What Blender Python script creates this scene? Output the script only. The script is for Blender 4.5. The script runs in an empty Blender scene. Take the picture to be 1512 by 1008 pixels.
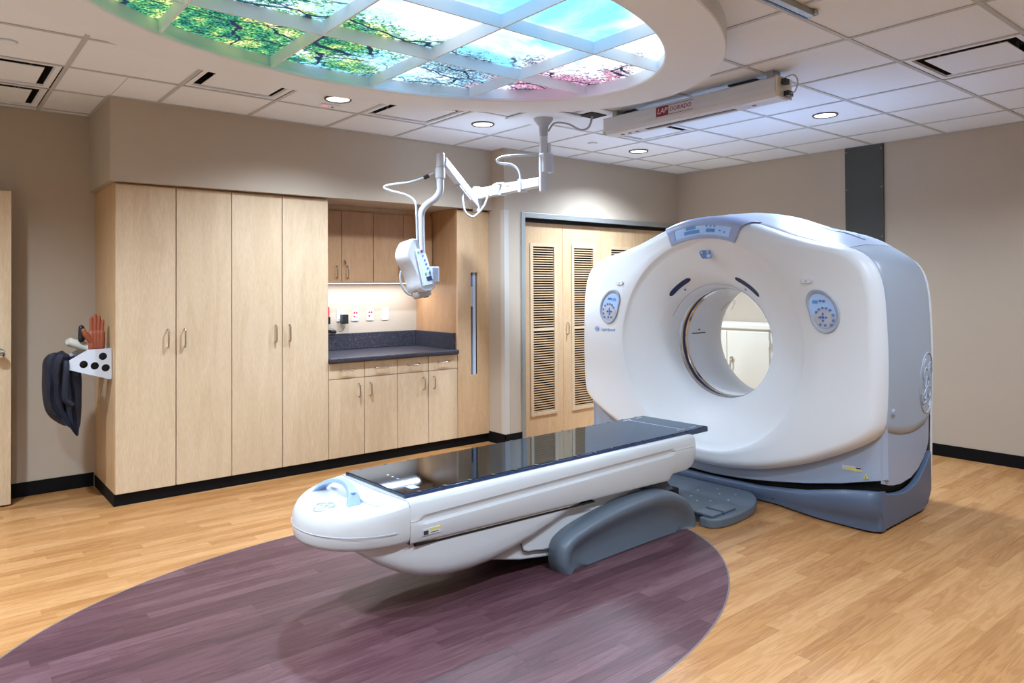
import bpy, bmesh, math, random
import numpy as np
from mathutils import Vector, Matrix

S = bpy.context.scene
COL = S.collection
random.seed(7)
R_ = math.radians

# ------------------------------------------------------------------ camera, world, exposure
YAW, PITCH, ROLL = 0.6874, 0.0122, -0.0057
FPX, HY, CAMZ = 1069.4864, 410.4467, 1.4614
_F = Vector((math.sin(YAW)*math.cos(PITCH), math.cos(YAW)*math.cos(PITCH), math.sin(PITCH)))
_R = Vector((math.cos(YAW), -math.sin(YAW), 0.0))
_U = _R.cross(_F)
_R2 = _R*math.cos(ROLL) + _U*math.sin(ROLL)
_U2 = -_R*math.sin(ROLL) + _U*math.cos(ROLL)
cd = bpy.data.cameras.new('camera')
cam = bpy.data.objects.new('camera', cd)
COL.objects.link(cam)
M = Matrix((( _R2.x, _U2.x, -_F.x, 0), (_R2.y, _U2.y, -_F.y, 0), (_R2.z, _U2.z, -_F.z, CAMZ), (0, 0, 0, 1)))
cam.matrix_world = M
cd.sensor_width = 36.0
cd.lens = 36.0*FPX/1512.0
cd.shift_y = -(504.0-HY)/1512.0
cd.clip_start = 0.05
S.camera = cam
w = bpy.data.worlds.new('world'); S.world = w; w.use_nodes = True
w.node_tree.nodes['Background'].inputs[0].default_value = (0.6, 0.7, 0.8, 1)
w.node_tree.nodes['Background'].inputs[1].default_value = 0.05
S.view_settings.view_transform = 'Standard'
S.view_settings.look = 'None'
S.view_settings.gamma = 1.0
S.view_settings.use_curve_mapping = False
S.view_settings.exposure = 0.56
SPOT_W = 185.0         # each recessed downlight
SKY_E = 1.10          # backlit sky panels
STRIP_W = 6.0         # lamp under the wall cabinets

def project(x, y, z):
    v = Vector((x, y, z-CAMZ)); d = v.dot(_F)
    if d < 0.05: return None
    return 756+FPX*v.dot(_R2)/d, HY-FPX*v.dot(_U2)/d

# ------------------------------------------------------------------ materials
def new_mat(name):
    m = bpy.data.materials.new(name); m.use_nodes = True
    nt = m.node_tree; b = nt.nodes['Principled BSDF']
    return m, nt, b
def N(nt, t, **kw):
    n = nt.nodes.new(t)
    for k, v in kw.items(): setattr(n, k, v)
    return n
def L(nt, a, b): nt.links.new(a, b)
def plain(name, col, rough=0.5, metal=0.0, spec=0.5, coat=0.0, var=0.0, vscale=6.0, bump=0.0, bscale=200.0, emit=None, es=0.0):
    m, nt, b = new_mat(name)
    b.inputs['Base Color'].default_value = (*col, 1); b.inputs['Roughness'].default_value = rough
    b.inputs['Metallic'].default_value = metal; b.inputs['Specular IOR Level'].default_value = spec
    b.inputs['Coat Weight'].default_value = coat; b.inputs['Coat Roughness'].default_value = 0.08
    tc = N(nt, 'ShaderNodeTexCoord')
    no = N(nt, 'ShaderNodeTexNoise'); no.inputs['Scale'].default_value = vscale; no.inputs['Detail'].default_value = 4
    L(nt, tc.outputs['Object'], no.inputs['Vector'])
    v = max(var, 0.015)
    mx = N(nt, 'ShaderNodeMixRGB'); mx.inputs[1].default_value = (*[c*(1-v) for c in col], 1); mx.inputs[2].default_value = (*[min(1, c*(1+v)) for c in col], 1)
    L(nt, no.outputs['Fac'], mx.inputs[0]); L(nt, mx.outputs[0], b.inputs['Base Color'])
    if bump:
        n2 = N(nt, 'ShaderNodeTexNoise'); n2.inputs['Scale'].default_value = bscale; n2.inputs['Detail'].default_value = 3
        L(nt, tc.outputs['Object'], n2.inputs['Vector'])
        bp = N(nt, 'ShaderNodeBump'); bp.inputs['Strength'].default_value = bump; bp.inputs['Distance'].default_value = 0.002
        L(nt, n2.outputs['Fac'], bp.inputs['Height']); L(nt, bp.outputs[0], b.inputs['Normal'])
    if emit:
        b.inputs['Emission Color'].default_value = (*emit, 1); b.inputs['Emission Strength'].default_value = es
    return m
def wood(name, c0, c1, c2, axis='z', rough=0.42, scale=1.0, coat=0.0):
    m, nt, b = new_mat(name)
    tc = N(nt, 'ShaderNodeTexCoord'); oi = N(nt, 'ShaderNodeObjectInfo')
    ad = N(nt, 'ShaderNodeVectorMath', operation='MULTIPLY_ADD')
    cb = N(nt, 'ShaderNodeCombineXYZ')
    for i in range(3): L(nt, oi.outputs['Random'], cb.inputs[i])
    ad.inputs[1].default_value = (37, 23, 51); L(nt, cb.outputs[0], ad.inputs[0]); L(nt, tc.outputs['Object'], ad.inputs[2])
    mp = N(nt, 'ShaderNodeMapping')
    s = {'z': (7, 7, 1.0), 'x': (1.0, 7, 7), 'y': (7, 1.0, 7)}[axis]
    mp.inputs['Scale'].default_value = [q*scale for q in s]; L(nt, ad.outputs[0], mp.inputs[0])
    n1 = N(nt, 'ShaderNodeTexNoise'); n1.inputs['Scale'].default_value = 1.6; n1.inputs['Detail'].default_value = 6; n1.inputs['Distortion'].default_value = 1.2
    L(nt, mp.outputs[0], n1.inputs['Vector'])
    r1 = N(nt, 'ShaderNodeValToRGB'); r1.color_ramp.elements[0].color = (*c0, 1); r1.color_ramp.elements[1].color = (*c2, 1)
    e = r1.color_ramp.elements.new(0.5); e.color = (*c1, 1); r1.color_ramp.elements[0].position = 0.25; r1.color_ramp.elements[-1].position = 0.75
    L(nt, n1.outputs['Fac'], r1.inputs[0])
    mp2 = N(nt, 'ShaderNodeMapping'); mp2.inputs['Scale'].default_value = [q*14 for q in s]; L(nt, ad.outputs[0], mp2.inputs[0])
    n2 = N(nt, 'ShaderNodeTexNoise'); n2.inputs['Scale'].default_value = 1.4; n2.inputs['Detail'].default_value = 3; L(nt, mp2.outputs[0], n2.inputs['Vector'])
    mx = N(nt, 'ShaderNodeMixRGB', blend_type='MULTIPLY'); mx.inputs[0].default_value = 0.30
    L(nt, r1.outputs[0], mx.inputs[1]); L(nt, n2.outputs['Fac'], mx.inputs[2])
    hs = N(nt, 'ShaderNodeHueSaturation'); hs.inputs['Value'].default_value = 1.12
    L(nt, mx.outputs[0], hs.inputs['Color']); L(nt, hs.outputs[0], b.inputs['Base Color'])
    b.inputs['Roughness'].default_value = rough; b.inputs['Coat Weight'].default_value = coat; b.inputs['Specular IOR Level'].default_value = 0.35
    return m
def plank_mat(name, dark, mid, light, rough):
    m, nt, b = new_mat(name)
    at = N(nt, 'ShaderNodeAttribute'); at.attribute_name = 'tint'; at.attribute_type = 'GEOMETRY'
    ge = N(nt, 'ShaderNodeNewGeometry')
    cb = N(nt, 'ShaderNodeCombineXYZ')
    for i in range(3): L(nt, at.outputs['Fac'], cb.inputs[i])
    ad = N(nt, 'ShaderNodeVectorMath', operation='MULTIPLY_ADD'); ad.inputs[1].default_value = (61, 43, 17)
    L(nt, cb.outputs[0], ad.inputs[0]); L(nt, ge.outputs['Position'], ad.inputs[2])
    mp = N(nt, 'ShaderNodeMapping'); mp.inputs['Scale'].default_value = (1.3, 13, 1); L(nt, ad.outputs[0], mp.inputs[0])
    n1 = N(nt, 'ShaderNodeTexNoise'); n1.inputs['Scale'].default_value = 1.3; n1.inputs['Detail'].default_value = 5; n1.inputs['Distortion'].default_value = 1.6
    L(nt, mp.outputs[0], n1.inputs['Vector'])
    # growth rings: fold the noise into bands
    mm = N(nt, 'ShaderNodeMath', operation='MULTIPLY'); mm.inputs[1].default_value = 26.0; L(nt, n1.outputs['Fac'], mm.inputs[0])
    sn = N(nt, 'ShaderNodeMath', operation='SINE'); L(nt, mm.outputs[0], sn.inputs[0])
    mr = N(nt, 'ShaderNodeMapRange'); mr.inputs[1].default_value = -1; mr.inputs[2].default_value = 1; mr.inputs[3].default_value = 0.0; mr.inputs[4].default_value = 0.26
    L(nt, sn.outputs[0], mr.inputs[0])
    mp2 = N(nt, 'ShaderNodeMapping'); mp2.inputs['Scale'].default_value = (6, 190, 1); L(nt, ad.outputs[0], mp2.inputs[0])
    n2 = N(nt, 'ShaderNodeTexNoise'); n2.inputs['Scale'].default_value = 1.0; n2.inputs['Detail'].default_value = 3; L(nt, mp2.outputs[0], n2.inputs['Vector'])
    s1 = N(nt, 'ShaderNodeMath', operation='MULTIPLY_ADD'); s1.inputs[1].default_value = 0.34; L(nt, n2.outputs['Fac'], s1.inputs[0]); L(nt, mr.outputs[0], s1.inputs[2])
    s2 = N(nt, 'ShaderNodeMath', operation='MULTIPLY_ADD'); s2.inputs[1].default_value = 0.44; L(nt, at.outputs['Fac'], s2.inputs[0]); L(nt, s1.outputs[0], s2.inputs[2])
    rp = N(nt, 'ShaderNodeValToRGB'); rp.color_ramp.elements[0].color = (*dark, 1); rp.color_ramp.elements[1].color = (*light, 1)
    e = rp.color_ramp.elements.new(0.5); e.color = (*mid, 1); rp.color_ramp.elements[0].position = 0.12; rp.color_ramp.elements[-1].position = 0.92
    L(nt, s2.outputs[0], rp.inputs[0]); L(nt, rp.outputs[0], b.inputs['Base Color'])
    b.inputs['Roughness'].default_value = rough; b.inputs['Specular IOR Level'].default_value = 0.4
    bp = N(nt, 'ShaderNodeBump'); bp.inputs['Strength'].default_value = 0.12; bp.inputs['Distance'].default_value = 0.001
    L(nt, n2.outputs['Fac'], bp.inputs['Height']); L(nt, bp.outputs[0], b.inputs['Normal'])
    return m

MT = {}
MT['wall'] = plain('wall_paint', (0.465, 0.395, 0.315), 0.75, var=0.02, bump=0.05, bscale=300)
MT['tile'] = plain('ceiling_tile', (0.81, 0.88, 0.96), 0.9, var=0.03, vscale=40, bump=0.35, bscale=260)
MT['tbar'] = plain('grid_bar_paint', (0.50, 0.53, 0.56), 0.5)
MT['plaster'] = plain('white_plaster', (0.79, 0.86, 0.945), 0.7)
MT['slab'] = plain('slab_grey', (0.03, 0.03, 0.03), 0.9)
MT['black'] = plain('black_void', (0.004, 0.004, 0.005), 0.8)
MT['rubber'] = plain('black_vinyl_base', (0.004, 0.004, 0.005), 0.6, spec=0.15)
MT['maple'] = wood('maple_veneer', (0.60, 0.445, 0.285), (0.655, 0.50, 0.33), (0.70, 0.545, 0.375))
MT['maple_side'] = wood('maple_side_veneer', (0.56, 0.36, 0.185), (0.60, 0.395, 0.21), (0.64, 0.43, 0.24))
MT['maple_door'] = wood('maple_closet_door', (0.60, 0.40, 0.225), (0.65, 0.445, 0.26), (0.69, 0.485, 0.295))
MT['maple_shaded'] = wood('maple_upper_shaded', (0.40, 0.225, 0.11), (0.44, 0.255, 0.13), (0.48, 0.29, 0.155))  # same maple, the niche's dimmer, warmer light put into its colour
MT['oak'] = plank_mat('oak_plank', (0.270, 0.113, 0.034), (0.38, 0.182, 0.062), (0.485, 0.264, 0.112), 0.38)
MT['plum'] = plank_mat('plum_plank', (0.046, 0.017, 0.023), (0.083, 0.034, 0.043), (0.135, 0.066, 0.078), 0.42)
MT['nickel'] = plain('brushed_nickel', (0.50, 0.42, 0.33), 0.30, 1.0)
MT['chrome'] = plain('polished_chrome', (0.75, 0.75, 0.76), 0.12, 1.0)
MT['dark_steel'] = plain('dark_steel', (0.12, 0.11, 0.11), 0.28, 0.9)
MT['alu'] = plain('aluminium_frame', (0.40, 0.42, 0.42), 0.4, 0.6)
MT['greypaint'] = plain('dark_grey_panel', (0.055, 0.060, 0.056), 0.55, var=0.04)
MT['white'] = plain('white_plastic', (0.60, 0.65, 0.73), 0.35)
MT['gantry_white'] = plain('gantry_white', (0.80, 0.87, 0.95), 0.38, spec=0.45)
MT['table_white'] = plain('table_white', (0.60, 0.635, 0.66), 0.32, coat=0.15)
MT['blue'] = plain('powder_blue', (0.32, 0.44, 0.72), 0.35)
MT['sidegrey'] = plain('silver_blue_cover', (0.42, 0.51, 0.64), 0.36, 0.15)
MT['skirt'] = plain('pale_steel_blue', (0.36, 0.435, 0.58), 0.38)
MT['slate'] = plain('slate_blue', (0.085, 0.125, 0.205), 0.42, coat=0.1)
MT['footgrey'] = plain('foot_grey', (0.105, 0.135, 0.17), 0.42, coat=0.1)
MT['navy'] = plain('navy_recess', (0.012, 0.035, 0.12), 0.3)
MT['midblue'] = plain('mid_blue', (0.12, 0.24, 0.55), 0.35)
MT['keyblue'] = plain('key_blue', (0.06, 0.18, 0.62), 0.35)
MT['rimgrey'] = plain('panel_rim_grey', (0.40, 0.46, 0.58), 0.4)
MT['padgrey'] = plain('keypad_grey', (0.52, 0.57, 0.66), 0.4)
MT['screenblue'] = plain('pale_blue_display', (0.36, 0.55, 0.90), 0.2, emit=(0.30, 0.48, 0.85), es=0.12)
MT['screendark'] = plain('display_block', (0.12, 0.32, 0.72), 0.25)
MT['carbon'] = plain('black_carbon_top', (0.085, 0.105, 0.14), 0.04, metal=1.0)
MT['carbon'].node_tree.nodes['Principled BSDF'].inputs['Specular Tint'].default_value = (0.78, 0.88, 1.0, 1)
MT['carbon_edge'] = plain('navy_carbon_edge', (0.008, 0.030, 0.10), 0.2, coat=0.3)
MT['seam'] = plain('seam_dark', (0.03, 0.035, 0.045), 0.6)
MT['red'] = plain('signal_red', (0.62, 0.02, 0.03), 0.4)
MT['maroon'] = plain('maroon_print', (0.25, 0.01, 0.03), 0.5)
MT['logoblue'] = plain('logo_blue', (0.20, 0.36, 0.72), 0.4)
MT['yellow'] = plain('warning_yellow', (0.70, 0.62, 0.12), 0.5)
MT['leather'] = plain('rust_leather', (0.33, 0.085, 0.04), 0.5, var=0.15, vscale=30, bump=0.4, bscale=90)
MT['cloth'] = plain('navy_cloth', (0.0025, 0.004, 0.016), 0.7, var=0.2, vscale=20, bump=0.3, bscale=400)
MT['cream'] = plain('cream_steel', (0.70, 0.69, 0.60), 0.4)
MT['hose'] = plain('grey_hose', (0.42, 0.45, 0.50), 0.4)
MT['blackplastic'] = plain('black_plastic', (0.012, 0.013, 0.016), 0.35)
MT['boardblue'] = plain('board_blue', (0.55, 0.70, 0.90), 0.35)
MT['orange'] = plain('orange_print', (0.75, 0.20, 0.06), 0.5)
MT['purple'] = plain('purple_key', (0.22, 0.01, 0.22), 0.4)
MT['green'] = plain('green_key', (0.20, 0.55, 0.15), 0.4)
MT['lens'] = plain('lamp_lens', (0.9, 0.9, 0.88), 0.4, emit=(1.0, 0.96, 0.9), es=6.0)
MT['striplens'] = plain('strip_lens', (0.9, 0.9, 0.88), 0.4, emit=(0.95, 0.95, 1.0), es=3.0)
MT['ledred'] = plain('red_led', (0.6, 0.02, 0.05), 0.4, emit=(1.0, 0.05, 0.12), es=2.0)

def counter_mat():
    m, nt, b = new_mat('speckled_counter')
    tc = N(nt, 'ShaderNodeTexCoord')
    vo = N(nt, 'ShaderNodeTexNoise'); vo.inputs['Scale'].default_value = 170; vo.inputs['Detail'].default_value = 2
    L(nt, tc.outputs['Object'], vo.inputs['Vector'])
    rp = N(nt, 'ShaderNodeValToRGB'); rp.color_ramp.elements[0].position = 0.60; rp.color_ramp.elements[0].color = (0.028, 0.028, 0.042, 1)
    rp.color_ramp.elements[1].position = 0.70; rp.color_ramp.elements[1].color = (0.22, 0.22, 0.27, 1)
    L(nt, vo.outputs['Fac'], rp.inputs[0]); L(nt, rp.outputs[0], b.inputs['Base Color']); b.inputs['Roughness'].default_value = 0.3
    return m
MT['counter'] = counter_mat()

def sky_mat():
    m = bpy.data.materials.new('backlit_sky_print'); m.use_nodes = True
    nt = m.node_tree; nt.nodes.clear()
    out = N(nt, 'ShaderNodeOutputMaterial'); em = N(nt, 'ShaderNodeEmission'); em.inputs['Strength'].default_value = SKY_E
    L(nt, em.outputs[0], out.inputs[0])
    ge = N(nt, 'ShaderNodeNewGeometry'); P = ge.outputs['Position']
    sp = N(nt, 'ShaderNodeSeparateXYZ'); L(nt, P, sp.inputs[0])
    def noise(sc, det, rough=0.5, dist=0.0, off=0):
        mp = N(nt, 'ShaderNodeMapping'); mp.inputs['Location'].default_value = (off, off*0.7, 0); L(nt, P, mp.inputs[0])
        n = N(nt, 'ShaderNodeTexNoise'); n.inputs['Scale'].default_value = sc; n.inputs['Detail'].default_value = det
        n.inputs['Roughness'].default_value = rough; n.inputs['Distortion'].default_value = dist
        L(nt, mp.outputs[0], n.inputs['Vector']); return n.outputs['Fac']
    def mrange(v, a, b_, c=0.0, d=1.0, smooth=True):
        n = N(nt, 'ShaderNodeMapRange'); n.interpolation_type = 'SMOOTHSTEP' if smooth else 'LINEAR'
        L(nt, v, n.inputs[0]); n.inputs[1].default_value = a; n.inputs[2].default_value = b_; n.inputs[3].default_value = c; n.inputs[4].default_value = d
        return n.outputs[0]
    def math_(op, a, b_=None, c=None):
        n = N(nt, 'ShaderNodeMath', operation=op)
        for i, q in enumerate((a, b_, c)):
            if q is None: continue
            if isinstance(q, (int, float)): n.inputs[i].default_value = q
            else: L(nt, q, n.inputs[i])
        return n.outputs[0]
    def mix(f, a, b_):
        n = N(nt, 'ShaderNodeMixRGB')
        L(nt, f, n.inputs[0])
        for i, q in ((1, a), (2, b_)):
            if isinstance(q, tuple): n.inputs[i].default_value = (*q, 1)
            else: L(nt, q, n.inputs[i])
        return n.outputs[0]
    X, Y = sp.outputs[0], sp.outputs[1]
    cloud = mrange(noise(1.5, 6, 0.6, 0.6, 3.1), 0.38, 0.62)
    sky = mix(cloud, (0.22, 0.68, 1.08), (0.86, 1.02, 1.12))
    sky = mix(mrange(X, 0.6, 2.0, 0.75, 0.0), sky, (0.72, 0.95, 1.06))
    # how thick the crowns grow: along the far rim and at the left
    far = mrange(Y, 2.80, 3.50, 0.0, 0.27)
    left = mrange(X, 1.0, 2.0, 0.16, 0.0)
    right = mrange(X, 2.80, 3.10, 0.0, 0.13)
    clump = noise(2.4, 3, 0.5, 0.3, 11.3)
    leaf = noise(32.0, 8, 0.78, 0.5, 5.7)
    dens = math_('ADD', math_('ADD', far, left), right)
    t = math_('ADD', math_('MULTIPLY', clump, 0.75), dens)
    t = math_('ADD', math_('MULTIPLY', leaf, 1.0), t)
    mask = mrange(t, 1.07, 1.13)
    hue = noise(9.0, 4, 0.6, 0, 21.0)
    rp = N(nt, 'ShaderNodeValToRGB'); L(nt, hue, rp.inputs[0])
    els = rp.color_ramp.elements
    els[0].position = 0.30; els[0].color = (0.01, 0.05, 0.09, 1)
    els[1].position = 0.74; els[1].color = (0.95, 0.85, 0.55, 1)
    for pos, c in ((0.42, (0.03, 0.19, 0.13, 1)), (0.52, (0.10, 0.36, 0.14, 1)), (0.63, (0.50, 0.66, 0.22, 1))):
        e = els.new(pos); e.color = c
    red = mix(hue, (0.06, 0.06, 0.26), (0.90, 0.42, 0.48))
    blueish = mix(hue, (0.03, 0.12, 0.32), (0.32, 0.52, 0.55))
    lc = mix(mrange(X, 1.85, 2.35), rp.outputs[0], blueish)
    lc = mix(mrange(X, 2.55, 2.85), lc, red)
    glow = mrange(noise(70.0, 3, 0.6, 0, 2.2), 0.38, 0.68, 0.25, 1.9)
    lm = N(nt, 'ShaderNodeMixRGB', blend_type='MULTIPLY'); lm.inputs[0].default_value = 1.0; L(nt, lc, lm.inputs[1]); L(nt, glow, lm.inputs[2])
    col = mix(mask, sky, lm.outputs[0])
    # dark branches inside the crowns
    mpv = N(nt, 'ShaderNodeMapping'); mpv.inputs['Scale'].default_value = (2.0, 3.6, 1); L(nt, P, mpv.inputs[0])
    nd = N(nt, 'ShaderNodeTexNoise'); nd.inputs['Scale'].default_value = 5.0; nd.inputs['Detail'].default_value = 3; L(nt, P, nd.inputs['Vector'])
    vm = N(nt, 'ShaderNodeVectorMath', operation='MULTIPLY_ADD'); vm.inputs[1].default_value = (0.5, 0.5, 0); L(nt, nd.outputs['Color'], vm.inputs[0]); L(nt, mpv.outputs[0], vm.inputs[2])
    vo = N(nt, 'ShaderNodeTexVoronoi'); vo.feature = 'DISTANCE_TO_EDGE'; vo.inputs['Scale'].default_value = 1.1; L(nt, vm.outputs[0], vo.inputs['Vector'])
    br = mrange(vo.outputs['Distance'], 0.012, 0.03, 1.0, 0.0)
    br = math_('MULTIPLY', br, mrange(math_('ADD', math_('MULTIPLY', clump, 0.75), dens), 0.48, 0.62))
    col = mix(br, col, (0.02, 0.035, 0.07))
    L(nt, col, em.inputs[0])
    return m
MT['sky'] = sky_mat()

# ------------------------------------------------------------------ mesh helpers
class MB:
    def __init__(s): s.v = []; s.f = []
    def add(s, vs, fs):
        o = len(s.v); s.v += [tuple(q) for q in vs]; s.f += [[i+o for i in f] for f in fs]; return s
    def box(s, x0, x1, y0, y1, z0, z1):
        v = [(x, y, z) for x in (x0, x1) for y in (y0, y1) for z in (z0, z1)]
        return s.add(v, [(0, 1, 3, 2), (4, 6, 7, 5), (0, 4, 5, 1), (2, 3, 7, 6), (0, 2, 6, 4), (1, 5, 7, 3)])
    def prism(s, poly, axis, a, b, top=None):
        q = top or poly
        def mk(p, h):
            return {'x': (h, p[0], p[1]), 'y': (p[0], h, p[1]), 'z': (p[0], p[1], h)}[axis]
        n = len(poly)
        v = [mk(p, a) for p in poly]+[mk(p, b) for p in q]
        f = [list(range(n))[::-1], list(range(n, 2*n))]+[(i, (i+1) % n, n+(i+1) % n, n+i) for i in range(n)]
        return s.add(v, f)
    def grid(s, rows, closed=False, flip=False):
        m = len(rows[0]); v = [p for r in rows for p in r]; f = []
        for i in range(len(rows)-1):
            for j in range(m if closed else m-1):
                k = (j+1) % m
                f.append((i*m+j, i*m+k, (i+1)*m+k, (i+1)*m+j))
        return s.add(v, f)
    def tube(s, path, r, n=8, closed=False, caps=True):
        P = [Vector(p) for p in path]; m = len(P); rows = []
        up = None
        for i in range(m):
            if closed: t = (P[(i+1) % m]-P[i-1])
            else: t = P[min(i+1, m-1)]-P[max(i-1, 0)]
            t.normalize()
            if up is None:
                a = Vector((0, 0, 1)) if abs(t.z) < 0.9 else Vector((1, 0, 0))
                up = (a-t*a.dot(t)).normalized()
            else:
                up = up-t*up.dot(t)
                up = up.normalized() if up.length > 1e-6 else t.orthogonal().normalized()
            sd = t.cross(up); rr = r[i] if isinstance(r, (list, tuple)) else r
            rows.append([P[i]+(up*math.cos(2*math.pi*k/n)+sd*math.sin(2*math.pi*k/n))*rr for k in range(n)])
        if closed: rows.append(rows[0])
        o = len(s.v); s.grid(rows, closed=True)
        if caps and not closed:
            s.f.append([o+k for k in range(n)][::-1]); e = o+(m-1)*n; s.f.append([e+k for k in range(n)])
        return s
    def lathe(s, prof, c, axis='z', n=24, cap0=True, cap1=True):
        rows = []
        for r, h in prof:
            ring = []
            for k in range(n):
                a = 2*math.pi*k/n; x, y = r*math.cos(a), r*math.sin(a)
                ring.append({'z': (c[0]+x, c[1]+y, c[2]+h), 'x': (c[0]+h, c[1]+x, c[2]+y), 'y': (c[0]+x, c[1]+h, c[2]+y)}[axis])
            rows.append(ring)
        o = len(s.v); s.grid(rows, closed=True)
        if cap0: s.f.append([o+k for k in range(n)][::-1])
        if cap1: e = o+(len(prof)-1)*n; s.f.append([e+k for k in range(n)])
        return s
    def rbox(s, c, size, r=0.01, n=4, axis='z', rot=None, taper=1.0):
        """box with rounded vertical edges, optionally rotated by a matrix"""
        hx, hy, hz = [q/2 for q in size]; r = min(r, hx, hy)
        pl = []
        for cx, cy, a0 in ((hx-r, hy-r, 0), (-hx+r, hy-r, 90), (-hx+r, -hy+r, 180), (hx-r, -hy+r, 270)):
            for k in range(n+1):
                a = R_(a0+90*k/n); pl.append((cx+r*math.cos(a), cy+r*math.sin(a)))
        v = [Vector((x, y, -hz)) for x, y in pl]+[Vector((x*taper, y*taper, hz)) for x, y in pl]
        if rot is not None: v = [rot @ q for q in v]
        v = [q+Vector(c) for q in v]; m = len(pl)
        return s.add(v, [list(range(m))[::-1], list(range(m, 2*m))]+[(i, (i+1) % m, m+(i+1) % m, m+i) for i in range(m)])
    def build(s, name, mat, parent=None, smooth=False, bevel=0.0, seg=2, angle=35, tint=None, label=None):
        me = bpy.data.meshes.new(name)
        me.from_pydata([tuple(v) for v in s.v], [], s.f)
        bm = bmesh.new(); bm.from_mesh(me)
        bmesh.ops.remove_doubles(bm, verts=bm.verts, dist=1e-6)
        bmesh.ops.recalc_face_normals(bm, faces=bm.faces); bm.to_mesh(me); bm.free()
        me.materials.append(MT[mat] if isinstance(mat, str) else mat)
        if smooth:
            me.polygons.foreach_set('use_smooth', [True]*len(me.polygons)); me.set_sharp_from_angle(angle=R_(angle))
        o = bpy.data.objects.new(name, me); COL.objects.link(o)
        if tint is not None:
            a = me.attributes.new('tint', 'FLOAT', 'FACE'); a.data.foreach_set('value', [tint]*len(me.polygons))
        if bevel:
            bv = o.modifiers.new('bevel', 'BEVEL'); bv.width = bevel; bv.segments = seg; bv.limit_method = 'ANGLE'; bv.angle_limit = R_(40)
        put(o, parent)
        if label: o['label'] = label
        return o
def put(o, parent):
    if parent is None: return
    o.parent = parent
    if parent.get('_world'):
        o.matrix_parent_inverse = Matrix.Translation(-parent.location)
def thing(name, label, cat, loc=(0, 0, 0), group=None, rotz=0.0, local=False):
    o = bpy.data.objects.new(name, None); COL.objects.link(o); o.empty_display_size = 0.1
    o.location = loc; o.rotation_euler = (0, 0, rotz)
    if not local: o['_world'] = 1
    o['label'] = label; o['category'] = cat
    if group: o['group'] = group
    return o
def tag(o, label, cat, group=None):
    o['label'] = label; o['category'] = cat
    if group: o['group'] = group
    return o
def struct(o): o['kind'] = 'structure'; return o
def stuff(o): o['kind'] = 'stuff'; return o
def sroot(name, loc=(0, 0, 0)):
    o = bpy.data.objects.new(name, None); COL.objects.link(o); o.location = loc; o['_world'] = 1; o['kind'] = 'structure'; return o
def catmull(pts, per=8, closed=False):
    P = [np.array(p, float) for p in pts]; n = len(P); out = []
    rng = range(n) if closed else range(n-1)
    for i in rng:
        if closed: p0, p1, p2, p3 = P[i-1], P[i], P[(i+1) % n], P[(i+2) % n]
        else: p0, p1, p2, p3 = P[max(i-1, 0)], P[i], P[i+1], P[min(i+2, n-1)]
        for k in range(per):
            t = k/per
            out.append(0.5*((2*p1)+(-p0+p2)*t+(2*p0-5*p1+4*p2-p3)*t*t+(-p0+3*p1-3*p2+p3)*t**3))
    if not closed: out.append(P[-1])
    return [tuple(float(c) for c in q) for q in out]
def text(body, size, mat, parent, origin, ex, ey, name='lettering', extrude=0.0006, align='CENTER', shear=0.0):
    cu = bpy.data.curves.new(name, 'FONT'); cu.body = body; cu.size = size; cu.extrude = extrude; cu.align_x = align; cu.align_y = 'CENTER'; cu.shear = shear
    cu.resolution_u = 3
    to = bpy.data.objects.new('tmp', cu); COL.objects.link(to)
    bpy.context.view_layer.update()
    me = bpy.data.meshes.new_from_object(to.evaluated_get(bpy.context.evaluated_depsgraph_get()))
    bpy.data.objects.remove(to)
    X = Vector(ex).normalized(); Y = Vector(ey).normalized(); Z = X.cross(Y); O = Vector(origin)
    mt = Matrix(((X.x, Y.x, Z.x, O.x), (X.y, Y.y, Z.y, O.y), (X.z, Y.z, Z.z, O.z), (0, 0, 0, 1)))
    me.transform(mt); me.materials.clear(); me.materials.append(MT[mat]); me.name = name
    o = bpy.data.objects.new(name, me); COL.objects.link(o); put(o, parent); return o
def clip(poly, inside, inter):
    out = []
    for i in range(len(poly)):
        a, b = poly[i-1], poly[i]
        if inside(b):
            if not inside(a): out.append(inter(a, b))
            out.append(b)
        elif inside(a): out.append(inter(a, b))
    return out
def clip_convex(poly, conv):
    for i in range(len(conv)):
        a, b = conv[i], conv[(i+1) % len(conv)]
        nx, ny = -(b[1]-a[1]), b[0]-a[0]
        d = lambda p: (p[0]-a[0])*nx+(p[1]-a[1])*ny
        poly = clip(poly, lambda p: d(p) >= -1e-9, lambda p, q: tuple(p[k]+(q[k]-p[k])*d(p)/(d(p)-d(q)) for k in (0, 1)))
        if len(poly) < 3: return []
    return poly
def pull(parent, p0, p1, out, r=0.0058, mat='nickel', name='handle'):
    """D shaped wire pull from p0 to p1 standing off by the vector out"""
    a, b, o = Vector(p0), Vector(p1), Vector(out); d = (b-a).normalized(); c = 0.35*o.length
    path = [a, a+o*0.6, a+o*0.88+d*c*0.25, a+o+d*c, b+o-d*c, b+o*0.88-d*c*0.25, b+o*0.6, b]
    return MB().tube(path, r, 8).build(name, mat, parent, smooth=True, angle=60)

# ------------------------------------------------------------------ room numbers
ZC = 2.743
XL, XR = -1.0, 6.755
YF, YB = -1.5, 6.167
YS, YD, YDW = 5.405, 5.455, 5.215      # soffit front, cabinet door fronts, closet wall
BB = 0.1016
EC, EA, EB = (1.828, 2.949), 1.79, 1.206   # plum oval on the floor, echoed by the ceiling oval

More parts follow.
